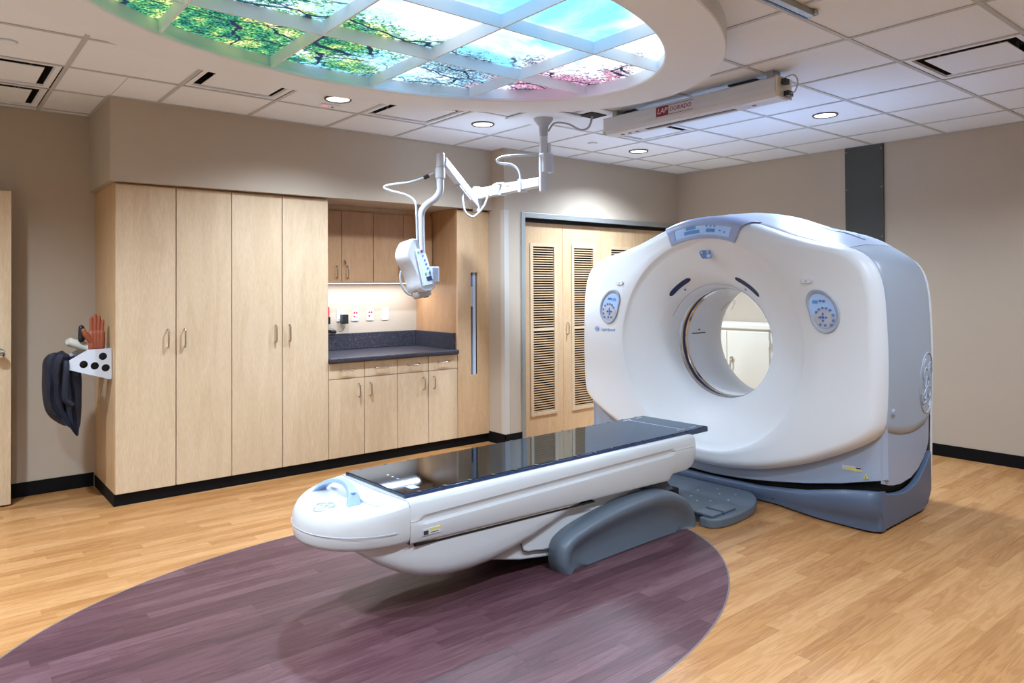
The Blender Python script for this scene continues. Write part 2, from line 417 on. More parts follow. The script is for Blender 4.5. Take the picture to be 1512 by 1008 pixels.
# ------------------------------------------------------------------ walls
struct(MB().box(XL-.15, 4.193, YB, YB+.15, -0.02, 2.95).build('wall_back', 'wall'))
struct(MB().box(XR, XR+.15, YF-.15, YB+.15, -0.02, 2.95).build('wall_right', 'wall'))
struct(MB().box(XL-.15, XL, YF-.15, YB, -0.02, 2.95).build('wall_left', 'wall'))
struct(MB().box(XL, XR, YF-.15, YF, -0.02, 2.95).build('wall_front', 'wall'))
OX0, OX1, OZ = 4.437, 6.66, 2.118
wc = MB()
wc.box(4.193, OX0, YDW, YB+.15, -0.02, 2.95)
wc.box(OX1, XR, YDW, YDW+.14, -0.02, 2.95)
wc.box(OX0, OX1, YDW, YDW+.14, OZ, 2.95)
struct(wc.build('wall_closet', 'wall'))
struct(MB().box(OX0, OX1, YDW+.5, YDW+.55, 0, OZ).build('wall_closet_inside', 'slab'))
struct(MB().box(0.987, 4.193, YS, YB, 2.187, 2.95).build('wall_soffit', 'wall'))
# black vinyl bases
struct(MB().box(XL, 1.02, YB-.006, YB, 0, BB).build('baseboard_back', 'rubber', bevel=0.002))
struct(MB().box(XR-.006, XR, YF, YDW, 0, BB).build('baseboard_right', 'rubber', bevel=0.002))
bc = MB(); bc.box(4.187, 4.193, YDW-.006, YDW+.26, 0, BB); bc.box(4.187, 4.392, YDW-.006, YDW, 0, BB)
struct(bc.build('baseboard_closet', 'rubber'))
struct(MB().box(XL, XL+.006, YF, YB-.01, 0, BB).build('baseboard_left', 'rubber'))
struct(MB().box(XL+.01, XR-.01, YF, YF+.006, 0, BB).build('baseboard_front', 'rubber'))
# closet frame
fr = MB(); fr.box(OX0-.045, OX0, YDW-.012, YDW+.14, 0, OZ+.05); fr.box(OX1, OX1+.045, YDW-.012, YDW+.14, 0, OZ+.05); fr.box(OX0, OX1, YDW-.012, YDW+.14, OZ, OZ+.05)
struct(fr.build('trim_1', 'alu', bevel=0.003))
tr = MB(); tr.box(OX0, OX1, YDW+.05, YDW+.10, OZ-.03, OZ)
struct(tr.build('trim_2', 'black'))
# corner guard
cg = MB(); cg.box(4.187, 4.193, YDW-.006, YDW+.05, BB, 2.175); cg.box(4.187, 4.243, YDW-.006, YDW, BB, 2.175)
tag(cg.build('corner_guard', plain('guard_beige', (0.52, 0.49, 0.45), 0.45), bevel=0.002), 'white plastic corner guard on the wall corner left of the closet', 'corner guard')

# ------------------------------------------------------------------ floor: slab and single planks
floor = struct(MB().box(XL-.1, XR+.1, YF-.1, YB+.1, -0.10, -0.004).build('floor', 'slab'))
PW = 2*EB/34.0; PL = 0.80; GAP = 0.0005
rows0 = math.floor((YF-(EC[1]-EB))/PW)
planks = []   # (area on screen, polygon, mat, tint)
def chord(y):
    t = 1-((y-EC[1])/EB)**2
    return EA*math.sqrt(max(0.0, t))
def scr_area(poly):
    q = [project(x, y, 0) for x, y in poly]
    if any(a is None for a in q): return 0.0
    cx = sum(a[0] for a in q)/len(q); cy = sum(a[1] for a in q)/len(q)
    ys = [min(max(a[1], 0), 1008) for a in q]; xs = [min(max(a[0], 0), 1512) for a in q]
    return abs(sum(xs[i-1]*ys[i]-xs[i]*ys[i-1] for i in range(len(q))))/2
r = rows0
while True:
    y0 = EC[1]-EB+r*PW; y1 = y0+PW
    if y0 > YB: break
    r += 1
    y0c, y1c = max(y0, YF)+GAP/2, min(y1, YB)-GAP/2
    if y1c-y0c < 0.004: continue
    x = XL-random.random()*PL
    row_in = 1 <= r <= 34
    while x < XR:
        xa, xb = max(x, XL)+GAP/2, min(x+PL, XR)-GAP/2
        x += PL
        if xb-xa < 0.01: continue
        t = random.random()
        if not row_in:
            planks.append(([(xa, y0c), (xb, y0c), (xb, y1c), (xa, y1c)], 'oak', t)); continue
        K = 8; ysm = [y0c+(y1c-y0c)*k/K for k in range(K+1)]
        L_ = [EC[0]-chord(q) for q in ysm]; R2 = [EC[0]+chord(q) for q in ysm]
        def piece(lo, hi, mt, tt):
            keep = [(q, l, h) for q, l, h in zip(ysm, lo, hi) if h-l > 1e-4]
            if len(keep) < 2: return
            pl = [(h, q) for q, l, h in keep]+[(l, q) for q, l, h in reversed(keep)]
            # drop colinear points of straight sides
            out = []
            for i in range(len(pl)):
                a, b, c = pl[i-1], pl[i], pl[(i+1) % len(pl)]
                if abs((b[0]-a[0])*(c[1]-b[1])-(b[1]-a[1])*(c[0]-b[0])) > 1e-9: out.append(b)
            if len(out) >= 3: planks.append((out, mt, tt))
        piece([xa]*(K+1), [min(xb, l) for l in L_], 'oak', t)
        piece([max(xa, l) for l in L_], [min(xb, h) for h in R2], 'plum', t)
        piece([max(xa, h) for h in R2], [xb]*(K+1), 'oak', random.random() if False else t)
planks = sorted(((scr_area(p), p, m_, t) for p, m_, t in planks), key=lambda q: -q[0])
for A, pl, m_, t in planks[:300]:
    MB().prism(pl, 'z', -0.004, 0.0).build('plank', m_, floor, tint=t)
for m_ in ('oak', 'plum'):
    rest = [q for q in planks[300:] if q[2] == m_]
    if not rest: continue
    mb = MB(); tv = []
    for A, pl, _, t in rest:
        n0 = len(mb.f); mb.prism(pl, 'z', -0.004, 0.0); tv += [t]*(len(mb.f)-n0)
    o = mb.build('distant_planks', m_, floor)
    # faces keep their order in build (no doubles merge between separate planks)
    a = o.data.attributes.new('tint', 'FLOAT', 'FACE')
    vals = tv if len(tv) == len(o.data.polygons) else [random.random() for _ in o.data.polygons]
    a.data.foreach_set('value', vals); stuff(o)
# thin edging strip of the oval
ed = MB(); rw = []
for k in range(160):
    a = 2*math.pi*k/160
    rw.append([(EC[0]+(EA+d)*math.cos(a), EC[1]+(EB+d)*math.sin(a), z) for d, z in ((-.004, 0.0), (-.004, 0.0007), (.004, 0.0007), (.004, 0.0))])
rw.append(rw[0]); ed.grid(rw); ed.build('edging_strip', plain('edging', (0.16, 0.13, 0.13), 0.4), floor)

# ------------------------------------------------------------------ ceiling: slab, tiles, bars
ceil = struct(MB().box(XL-.1, XR+.1, YF-.1, YB+.1, 2.90, 3.0).build('ceiling', 'slab'))
GX = [0.662+0.6172*k for k in range(-3, 11)]
GY = [1.795+0.6098*k for k in range(-6, 8)]
gx = [XL]+[q for q in GX if XL < q < XR]+[XR]
gy = [YF]+[q for q in GY if YF < q < YB]+[YB]
def tile_xy(i, j): return GX[3]+0.6172*i, 1.795+0.6098*j    # lower corner of tile (i, j)
VENTS = {(-1, 5): 'left ceiling air diffuser nearest the camera, plaque type', (-1, 6): 'left ceiling air diffuser closest to the back wall'}
def ell(x, y, a, b): return ((x-EC[0])/a)**2+((y-EC[1])/b)**2
vent_cells = [(-1, 5), (-1, 6), (1, 4), (3, 4), (6, 3), (6, -1)]
vc = [tile_xy(i, j) for i, j in vent_cells]
def is_vent(x0, y0): return any(abs(x0-a) < .05 and abs(y0-b) < .05 for a, b in vc)
SOFF = lambda x0, x1, y0, y1: (x0 >= 0.98 and y0 >= YS-.001 and x1 <= 4.3) or (x0 >= 4.19 and y0 >= YDW)
for i in range(len(gx)-1):
    for j in range(len(gy)-1):
        x0, x1, y0, y1 = gx[i], gx[i+1], gy[j], gy[j+1]
        if x1-x0 < .02 or y1-y0 < .02: continue
        if is_vent(x0, y0): continue
        if max(ell(a, b, EA-.03, EB-.03) for a in (x0, x1) for b in (y0, y1)) < 1: continue
        # keep clear of the soffit and of the closet wall
        parts = [(x0, x1, y0, y1)]
        if y1 > YS and x1 > .987:
            if y0 >= YS and x0 >= .987: continue
            if x0 < .987: parts = [(x0, .987, y0, y1)]+([(.987, x1, y0, YS)] if y0 < YS else [])
            else: parts = [(x0, x1, y0, YS)]
        if x1 > 4.193 and y1 > YDW:
            if x0 >= 4.193: parts = [(x0, x1, y0, YDW)] if y0 < YDW-.02 else []
            else: parts = [(x0, 4.193, y0, min(y1, YS))]+([(4.193, x1, y0, YDW)] if y0 < YDW-.02 else [])
        for (a0, a1, b0, b1) in parts:
            if a1-a0 < .02 or b1-b0 < .02: continue
            MB().box(a0+.002, a1-.002, b0+.002, b1-.002, ZC+.005, ZC+.022).build('ceiling_tile', 'tile', ceil)
def bar_x(x, y0, y1): MB().box(x-.012, x+.012, y0, y1, ZC, ZC+.004).build('grid_bar', 'tbar', ceil)
def bar_y(y, x0, x1): MB().box(x0, x1, y-.012, y+.012, ZC+.0005, ZC+.0042).build('grid_bar', 'tbar', ceil)
for x in gx[1:-1]:
    ye = YB if x < .987 else (YS if x < 4.193 else YDW)
    t = 1-((x-EC[0])/(EA-.02))**2
    if t > 0:
        h = (EB-.02)*math.sqrt(t); bar_x(x, YF, EC[1]-h); bar_x(x, EC[1]+h, ye)
    else: bar_x(x, YF, ye)
for y in gy[1:-1]:
    xe = XR if y < YDW else (4.193 if y < YS else .987)
    t = 1-((y-EC[1])/(EB-.02))**2
    if t > 0:
        h = (EA-.02)*math.sqrt(t); bar_y(y, XL, EC[0]-h); bar_y(y, EC[0]+h, xe)
    else: bar_y(y, XL, xe)
# wall angle along every wall
wa = MB()
for a in ((XL, .987, YB-.02, YB), (.987-.02, .987, YS, YB), (.967, 4.193, YS-.02, YS), (4.173, XR, YDW-.02, YDW), (XR-.02, XR, YF, YDW), (XL, XL+.02, YF, YB), (XL, XR, YF, YF+.02)):
    wa.box(a[0], a[1], a[2], a[3], ZC-.0005, ZC+.003)
wa.build('wall_angle', 'tbar', ceil)

vlab = ['plaque air diffuser at the left edge, farther from the back wall', 'plaque air diffuser at the left edge, right against the back wall',
        'plaque air diffuser in the ceiling above the first tall cabinet doors', 'plaque air diffuser in the ceiling between the two middle downlights',
        'plaque air diffuser in the ceiling just behind the laser bar', 'plaque air diffuser in the ceiling at the upper right']
for (i, j), lb in zip(vent_cells, vlab):
    x0, y0 = tile_xy(i, j); x1, y1 = x0+.6172, y0+.6098; cx, cy = (x0+x1)/2, (y0+y1)/2
    t = thing('air_diffuser', lb, 'air vent', (cx, cy, ZC), 'ceiling air diffusers')
    hx, hy = .290, .288; ix, iy = .252, .252
    f = MB()
    def ringp(a, b, z): return [(cx-a, cy-b, z), (cx+a, cy-b, z), (cx+a, cy+b, z), (cx-a, cy+b, z)]
    f.grid([ringp(hx, hy, ZC+.003), ringp(hx-.03, hy-.03, ZC+.003), ringp(ix+.003, iy+.003, ZC+.016)], closed=True)
    f.build('frame', 'plaster', t)
    pm = MB().grid([ringp(ix+.003, iy+.003, ZC+.016), ringp(ix+.003, iy+.003, ZC+.10)], closed=True); pm.f.append([4, 5, 6, 7]); pm.build('plenum', 'black', t)
    MB().box(cx-.213, cx+.213, cy-.205, cy+.205, ZC+.001, ZC+.006).build('plaque', 'plaster', t, bevel=0.002)
    for sx in (-1, 1):
        for sy in (-1, 1): MB().box(cx+sx*.15-.006, cx+sx*.15+.006, cy+sy*.15-.006, cy+sy*.15+.006, ZC+.006, ZC+.099).build('hanger', 'alu', t)

# ------------------------------------------------------------------ downlights
dl = [(2.205, 4.538, 'round recessed downlight beside the red ceiling sensor'), (3.438, 4.538, 'round recessed downlight left of the injector column'),
      (5.29, 4.538, 'round recessed downlight behind the laser bar near the far corner'), (5.29, 2.709, 'round recessed downlight above the scanner gantry'),
      (0.35, 0.88, 'added out-of-view recessed downlight near the camera on the left'), (2.205, 0.88, 'added out-of-view recessed downlight near the camera in the middle'),  # from here on: unseen lamps added to fill the room with light
      (4.06, 0.88, 'added out-of-view recessed downlight near the camera toward the right wall'), (5.91, 0.88, 'added out-of-view recessed downlight near the camera by the right wall'),
      (-0.27, 2.709, 'added out-of-view recessed downlight left of the oval'),
      (-0.27, 4.538, 'added out-of-view recessed downlight in front of the open door')]
for x, y, lb in dl:
    t = thing('downlight', lb, 'ceiling light', (x, y, ZC), 'recessed ceiling downlights')
    MB().lathe([(.074, .004), (.078, -.006), (.088, -.007), (.092, -.002), (.092, .004)], (x, y, ZC), n=32, cap0=False, cap1=False).build('trim_ring', 'dark_steel', t, smooth=True)
    MB().lathe([(.0755, -.001), (.0755, .001)], (x, y, ZC), n=32).build('lens', 'lens', t)
    ld = bpy.data.lights.new('downlight_beam', 'SPOT'); ld.energy = SPOT_W*(1.6 if x < 0 else 1.7 if y > 4 and x > 4 else 1.15 if y > 4 else .62 if x > 4 and y < 1 else .75 if y > 2 else 1.4); ld.spot_size = R_(146); ld.spot_blend = 1.0; ld.shadow_soft_size = 0.07; ld.color = (0.80, 0.94, 1.11)
    lo = bpy.data.objects.new('downlight_beam', ld); COL.objects.link(lo); lo.parent = t; lo.location = (0, 0, -.012)

# small ceiling fittings
def disc(x, y, r, lb, nm='sprinkler_cover'):
    t = thing(nm, lb, 'sprinkler', (x, y, ZC), 'flush sprinkler covers')
    MB().lathe([(r*.93, .004), (r, -.002), (r*.96, -.005), (r*.3, -.006)], (x, y, ZC), n=28).build('cover_plate', 'plaster', t, smooth=True)
    MB().lathe([(r*1.12, .0045), (r*1.12, .0015)], (x, y, ZC), n=28).build('rim', 'tbar', t)
disc(.355, 4.535, .042, 'flush round sprinkler cover in the ceiling at the upper left')
disc(4.68, 4.55, .040, 'flush round sprinkler cover behind the injector column')
t = thing('ceiling_sensor', 'small white ceiling sensor with a red light beside the downlight', 'sensor', (2.24, 4.72, ZC))
MB().box(2.16, 2.30, 4.70, 4.76, ZC-.008, ZC+.004).build('housing', 'plaster', t, bevel=.003)
MB().lathe([(.010, -.002), (.010, .002)], (2.20, 4.73, ZC-.009), n=12).build('indicator', 'ledred', t)
MB().lathe([(.009, -.002), (.009, .002)], (2.255, 4.73, ZC-.009), n=12).build('sensor_eye', 'blackplastic', t)
t = thing('ceiling_track', 'short metal ceiling track cut off at the top edge of the photo', 'track', (2.95, 1.72, ZC))
MB().box(2.45, 3.24, 1.700, 1.735, ZC-.026, ZC).build('rail', 'alu', t, bevel=.002)
MB().box(2.45, 3.235, 1.736, 1.748, ZC-.028, ZC-.012).build('channel', 'blackplastic', t)
MB().box(3.215, 3.25, 1.690, 1.712, ZC-.02, ZC).build('bracket', 'alu', t)

# ------------------------------------------------------------------ oval backlit sky
sky = thing('sky_ceiling', 'large oval backlit ceiling panel printed with blue sky and tree crowns', 'ceiling light', (EC[0], EC[1], 2.645))
RA, RB = EA+.012, EB+.012; IA, IB = 1.462, 0.932; ZB = 2.645
prof = [(RA, RB, ZC+.02), (RA, RB, ZB+.006), (RA-.006, RB-.006, ZB), (IA+.008, IB+.008, ZB), (IA, IB, ZB+.006), (IA, IB, ZB+.022), (IA+.02, IB+.02, ZB+.03), (IA+.02, IB+.02, ZC)]
rows = []
for a, b, z in prof: rows.append([(EC[0]+a*math.cos(2*math.pi*k/160), EC[1]+b*math.sin(2*math.pi*k/160), z) for k in range(160)])
g = MB(); g.grid(rows, closed=True); g.build('oval_ring', 'plaster', sky, smooth=True, angle=30)
SX = [EC[0]-IA-.05, .877, 1.487, 2.097, 2.707, EC[0]+IA+.05]; SY = [EC[1]-IB-.05, 2.617, 3.222, EC[1]+IB+.05]
ep = [(EC[0]+(IA+.018)*math.cos(2*math.pi*k/96), EC[1]+(IB+.018)*math.sin(2*math.pi*k/96)) for k in range(96)]
for i in range(5):
    for j in range(3):
        pl = clip_convex([(SX[i], SY[j]), (SX[i+1], SY[j]), (SX[i+1], SY[j+1]), (SX[i], SY[j+1])], ep)
        if len(pl) >= 3: MB().prism(pl, 'z', ZB+.082, ZB+.088).build('light_panel', 'sky', sky)
for x in SX[1:-1]:
    h = (IB+.018)*math.sqrt(max(0, 1-((x-EC[0])/(IA+.018))**2))
    MB().box(x-.005, x+.005, EC[1]-h, EC[1]+h, ZB+.018, ZB+.082).build('divider', 'plaster', sky)
for y in SY[1:-1]:
    h = (IA+.018)*math.sqrt(max(0, 1-((y-EC[1])/(IB+.018))**2))
    MB().box(EC[0]-h, EC[0]+h, y-.005, y+.005, ZB+.019, ZB+.0815).build('divider', 'plaster', sky)

# ------------------------------------------------------------------ left door leaf
d1 = sroot('door_1', (0.03, 5.96, 0))
MB().box(-0.42, .493, 5.955, 6.0, .012, 2.132).build('leaf', 'maple', d1, bevel=.002)
MB().box(.4931, .4945, 5.957, 5.998, .012, 2.132).build('edge_band', 'rubber', d1)
k = MB(); k.lathe([(.032, 0), (.032, -.008), (.012, -.010), (.012, -.035), (.026, -.045), (.03, -.058), (.026, -.072), (.012, -.078)], (.427, 5.955, 1.035), axis='y', n=24)
k.build('knob', 'chrome', d1, smooth=True)
MB().box(-.42, -.40, 6.0, 6.167, 0.3, .4).build('hinge', 'nickel', d1)

# ------------------------------------------------------------------ closet doors with louvres
DX = [4.449, 5.000, 5.552, 6.104, 6.655]; DYF = YDW+.075
for n in range(4):
    x0, x1 = DX[n]+.0015, DX[n+1]-.0015; y0, y1 = DYF, DYF+.035
    d = sroot('door_%d' % (n+2), ((x0+x1)/2, y0, 0))
    lx0, lx1 = x0+.137, x0+.137+.305; lz0, lzm, lz1 = .232, 1.045, 1.865
    fm = MB()
    fm.box(x0, lx0, y0, y1, .012, 2.085); fm.box(lx1, x1, y0, y1, .012, 2.085)
    fm.box(lx0, lx1, y0, y1, .012, lz0); fm.box(lx0, lx1, y0, y1, lz1, 2.085)
    fm.build('leaf', 'maple_door', d)
    mo = MB()
    for a in ((lx0-.022, lx0+.012, lz0-.022, lz1+.022), (lx1-.012, lx1+.022, lz0-.022, lz1+.022)): mo.box(a[0], a[1], y0-.010, y0+.004, a[2], a[3])
    for z0 in (lz0-.022, lz1-.012): mo.box(lx0+.012, lx1-.012, y0-.010, y0+.004, z0, z0+.034)
    mo.build('louvre_frame', 'maple', d, bevel=.002)
    MB().box(lx0+.012, lx1-.012, y0-.004, y0+.02, lzm-.014, lzm+.014).build('louvre_rail', 'maple', d)
    sl = MB(); z = lz0+.016; pitch = .0236
    while z < lz1-.02:
        if abs(z+.006-lzm) > .022:
            sl.box(lx0+.006, lx1-.006, y0-.001, y0+.014, z, z+.0095)
        z += pitch
    stuff(sl.build('louvre_slats', 'maple_door', d))
    MB().box(lx0, lx1, y0+.027, y0+.033, lz0, lz1).build('louvre_back', 'black', d)
    if n == 1: pull(d, (x0+.055, y0, .985), (x0+.055, y0, 1.10), (0, -.03, 0), r=.005)
    if n == 2: pull(d, (x1-.055, y0, .985), (x1-.055, y0, 1.10), (0, -.03, 0), r=.005)

# ------------------------------------------------------------------ fitted cabinets
ZD0, ZD1 = .083, 2.172
CX = [1.027, 1.411, 1.796, 2.181, 2.562]
tall = []
tl = ['tall maple cabinet pair at the far left, beside the apron rack', 'tall maple cabinet pair right next to the counter niche']
for n in range(2):
    x0, x1 = CX[2*n], CX[2*n+2]
    t = thing('tall_cabinet', tl[n], 'cabinet', ((x0+x1)/2, 5.8, 0), 'tall maple cabinets')
    MB().box(x0, x1, YD+.021, YB-.002, ZD0, 2.183).build('body', 'maple_side', t)
    MB().box(x0-.004, x1, YD+.016, YB-.01, 0, ZD0-.001).build('toe_kick', 'rubber', t)
    for m in range(2):
        a, b = CX[2*n+m]+.003, CX[2*n+m+1]-.003
        d = MB().box(a, b, YD, YD+.02, ZD0, ZD1).build('door', 'maple', t, bevel=.001, seg=1)
        hx = b-.052 if m == 0 else a+.052
        pull(d, (hx, YD, 1.052), (hx, YD, 1.178), (0, -.03, 0))
BX = [2.562, 2.882, 3.197, 3.512, 3.828]
bl = ['maple base cabinet under the left half of the dark worktop', 'maple base cabinet under the right half of the dark worktop']
for n in range(2):
    x0, x1 = BX[2*n]+.001, BX[2*n+2]-.001
    t = thing('base_cabinet', bl[n], 'cabinet', ((x0+x1)/2, 5.8, 0), 'base cabinets under the worktop')
    MB().box(x0, x1, YD+.021, YB-.002, ZD0, .852).build('body', 'maple_side', t)
    MB().box(x0, x1, YD+.016, YB-.01, 0, ZD0-.001).build('toe_kick', 'rubber', t)
    for m in range(2):
        a, b = BX[2*n+m]+.003, BX[2*n+m+1]-.003
        d = MB().box(a, b, YD, YD+.02, ZD0, .717).build('door', 'maple', t, bevel=.001, seg=1)
        hx = b-.050 if m == 0 else a+.050
        pull(d, (hx, YD, .562), (hx, YD, .668), (0, -.03, 0))
        d = MB().box(a, b, YD, YD+.02, .722, .848).build('drawer', 'maple', t, bevel=.001, seg=1)
        pull(d, ((a+b)/2-.058, YD, .793), ((a+b)/2+.058, YD, .793), (0, -.028, -.006))
# worktop
t = thing('worktop', 'dark speckled worktop with upstand in the cabinet niche', 'worktop', (3.19, 5.8, .854))
MB().box(2.564, 3.826, YD-.037, YB-.025, .855, .892).build('top', 'counter', t, bevel=.010, seg=3)
MB().box(2.564, 3.806, YB-.024, YB-.004, .893, 1.042).build('back_upstand', 'counter', t, bevel=.003)
MB().box(3.806, 3.826, YD+.03, YB-.004, .893, 1.042).build('side_upstand', 'counter', t, bevel=.003)
# wall cabinets
UX = [2.566, 2.878, 3.190, 3.505, 3.820]; YU = 5.86
ul = ['maple wall cabinet in the niche, left of the injector head', 'maple wall cabinet in the niche, behind the injector head']
for n in range(2):
    x0, x1 = UX[2*n]+.001, UX[2*n+2]-.001
    t = thing('wall_cabinet', ul[n], 'cabinet', ((x0+x1)/2, 6.0, 1.51), 'wall cabinets over the worktop')
    MB().box(x0, x1, YU+.021, YB-.002, 1.525, 2.140).build('body', 'maple_shaded', t)
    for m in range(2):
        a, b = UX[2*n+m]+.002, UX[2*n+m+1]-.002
        d = MB().box(a, b, YU, YU+.02, 1.512, 2.138).build('door', 'maple_shaded', t, bevel=.001, seg=1)
        hx = b-.05 if m == 0 else a+.05
        pull(d, (hx, YU, 1.55), (hx, YU, 1.652), (0, -.028, 0))
        if n == 0 and m == 1:
            MB().lathe([(.012, 0), (.012, -.004), (.008, -.010)], (a+.03, YU, 1.70), axis='y', n=14).build('lock', 'nickel', d, smooth=True)
            MB().box(a+.026, a+.034, YU-.03, YU-.008, 1.668, 1.70).build('key', 'nickel', d)
t = thing('filler_panel', 'maple filler strip above the wall cabinets', 'panel', (3.19, 5.9, 2.14))
MB().box(2.566, 3.822, YU+.03, YU+.05, 2.142, 2.186).build('strip', 'maple_side', t)
t = thing('under_cabinet_lamp', 'slim strip lamp under the wall cabinets lighting the niche', 'lamp', (3.19, 5.98, 1.50))
MB().box(2.63, 3.76, 5.96, 6.02, 1.503, 1.5245).build('housing', 'white', t)
MB().box(2.64, 3.75, 5.965, 6.015, 1.499, 1.5025).build('lens', 'striplens', t)
la = bpy.data.lights.new('strip_beam', 'AREA'); la.shape = 'RECTANGLE'; la.size = 1.1; la.size_y = 0.05; la.energy = STRIP_W; la.color = (0.95, 0.95, 1.0)
lo = bpy.data.objects.new('strip_beam', la); COL.objects.link(lo); lo.location = (3.19, 5.99, 1.497)
# tall panel unit with a slot and a board inside
TX0, TX1 = 3.830, 4.191
t = thing('tall_panel_cabinet', 'tall narrow maple cabinet with a vertical slot, right of the worktop', 'cabinet', (4.02, 5.8, 0))
pn = MB(); sx0, sx1, sz0, sz1 = 3.981, 4.062, .648, 1.598
for a in ((TX0, sx0, ZD0, ZD1), (sx1, TX1, ZD0, ZD1), (sx0, sx1, ZD0, sz0), (sx0, sx1, sz1, ZD1)): pn.box(a[0], a[1], YD, YD+.02, a[2], a[3])
pn.build('front_panel', 'maple_door', t)
MB().box(TX0, TX0+.02, YD+.02, YB-.002, ZD0, 2.183).build('side_panel', 'maple_shaded', t)
bxm = MB(); bxm.box(TX1-.02, TX1, YD+.02, YB-.002, ZD0, 2.183); bxm.box(TX0+.02, TX1-.02, YB-.03, YB-.004, ZD0, 2.183); bxm.box(TX0+.02, TX1-.02, YD+.02, YB-.03, ZD0, ZD0+.02); bxm.box(TX0+.02, TX1-.02, YD+.02, YB-.03, 2.163, 2.183)
bxm.build('carcass', 'slab', t)
MB().box(TX0, TX1, YD+.016, YB-.01, 0, ZD0-.001).build('toe_kick', 'rubber', t)
t = thing('transfer_board', 'pale blue patient board standing inside the slot of the narrow cabinet', 'board', (4.04, 5.62, ZD0+.02))
MB().box(4.022, 4.058, YD+.024, YD+.45, ZD0+.021, 1.60).build('board', 'boardblue', t, bevel=.006)
MB().box(3.985, 4.0215, YD+.026, YD+.40, 1.28, 1.47).build('label_block', 'white', t, bevel=.003)
MB().box(3.985, 4.0215, YD+.026, YD+.30, 1.475, 1.57).build('grip', 'midblue', t, bevel=.004)

# ------------------------------------------------------------------ niche wall fittings
ox = [(3.010, 'white wall outlet with a black adapter plugged in, above the worktop', 0), (3.161, 'white outlet with red sockets, nearer the black adapter', 1),
      (3.316, 'white outlet with red sockets, second from the black adapter', 1), (3.476, 'plain white switch plate, nearest the injector head', 2)]
for x, lb, kd in ox:
    yf = YB-.0005
    t = thing('wall_outlet', lb, 'outlet', (x, yf, 1.15), 'wall plates above the worktop')
    MB().rbox((x, yf-.0035, 1.212), (.072, .118, .007), .006, rot=Matrix.Rotation(R_(90), 3, 'X')).build('plate', 'white', t, bevel=.001)
    if kd == 1:
        for dx, dz in ((-.010, .018), (.014, .018), (-.010, -.016)):
            MB().lathe([(.0088, 0), (.0088, -.003), (.005, -.004)], (x+dx, yf-.007, 1.212+dz), axis='y', n=12).build('socket', 'red', t)
    else:
        for dz in (.025, -.025): MB().rbox((x, yf-.008, 1.212+dz), (.030, .034, .003), .005, rot=Matrix.Rotation(R_(90), 3, 'X')).build('socket' if kd == 0 else 'switch', 'plaster', t)
t = thing('power_adapter', 'black plug adapter in the left outlet with a thin cord', 'adapter', (3.03, YB-.05, 1.15))
MB().rbox((3.03, YB-.047, 1.175), (.058, .062, .085), .006).build('body', 'blackplastic', t, bevel=.003)
MB().tube(catmull([(3.035, YB-.055, 1.132), (3.03, YB-.05, 1.10), (3.01, YB-.045, 1.070), (2.99, YB-.05, 1.062), (2.972, YB-.055, 1.064)], 6), .0022, 6).build('cord', 'blackplastic', t, smooth=True)
t = thing('desk_phone_handset', 'black handheld device lying on the upstand at the niche corner', 'handset', (2.92, YB-.02, 1.043))
MB().tube([(2.84, YB-.03, 1.085), (2.875, YB-.03, 1.080), (2.92, YB-.035, 1.066), (2.95, YB-.035, 1.060)], [.017, .022, .022, .016], 10).build('body', 'blackplastic', t, smooth=True)
t = thing('wall_thermometer', 'red and grey wall holder half hidden beside the tall cabinet', 'holder', (2.86, YB-.02, 1.13))
MB().box(2.83, 2.893, YB-.03, YB-.0005, 1.20, 1.29).build('sleeve', 'red', t, bevel=.003)
MB().box(2.83, 2.900, YB-.035, YB-.0005, 1.135, 1.199).build('base', 'blackplastic', t, bevel=.003)

# ------------------------------------------------------------------ apron rack, glove, apron
t = thing('apron_rack', 'white metal bracket with round holes fixed to the cabinet side', 'rack', (1.0, 5.6, .85))
def holed(y, th):
    """trapezoid plate with four round holes, front side at y"""
    bm = bmesh.new()
    outer = [(.754, .983), (.882, 1.059), (1.026, 1.060), (1.026, .853), (1.005, .853), (.754, .938)]
    hs = [(.857, .962), (.922, .948), (.987, .930), (.970, 1.009)]
    ed = []
    vo = [bm.verts.new((x, y, z)) for x, z in outer]
    for i in range(len(vo)): ed.append(bm.edges.new((vo[i-1], vo[i])))
    for hx, hz in hs:
        vh = [bm.verts.new((hx+.025*math.cos(2*math.pi*k/16), y, hz+.025*math.sin(2*math.pi*k/16))) for k in range(16)]
        for i in range(16): ed.append(bm.edges.new((vh[i-1], vh[i])))
    bmesh.ops.triangle_fill(bm, edges=ed, use_beauty=True)
    for f in list(bm.faces):
        c = f.calc_center_median()
        if any((c.x-hx)**2+(c.z-hz)**2 < .022**2 for hx, hz in hs): bm.faces.remove(f)
    ex = bmesh.ops.extrude_face_region(bm, geom=bm.faces[:])
    for v in [q for q in ex['geom'] if isinstance(q, bmesh.types.BMVert)]: v.co.y += th
    mb = MB(); bm.verts.index_update(); mb.v = [v.co[:] for v in bm.verts]; mb.f = [[v.index for v in f.verts] for f in bm.faces]; bm.free(); return mb
holed(5.54, .003).build('bracket_plate', 'white', t)
holed(5.80, .003).build('bracket_plate', 'white', t)
MB().box(1.0235, 1.0265, 5.54, 5.803, .853, 1.06).build('mounting_plate', 'white', t)
MB().tube([(.79, 5.543, .955), (.79, 5.80, .955)], .014, 14).build('hanging_bar', 'white', t, smooth=True)
MB().tube([(.905, 5.545, 1.05), (.905, 5.80, 1.05)], .006, 8).build('tie_rod', 'white', t, smooth=True)
MB().prism([(.80, .955), (.80, .985), (.892, 1.042), (1.0225, 1.042), (1.0225, .875), (1.0, .88)], 'y', 5.58, 5.584).build('hole_shade', 'blackplastic', t)  # dark sheet standing in for the shade seen through the plate holes
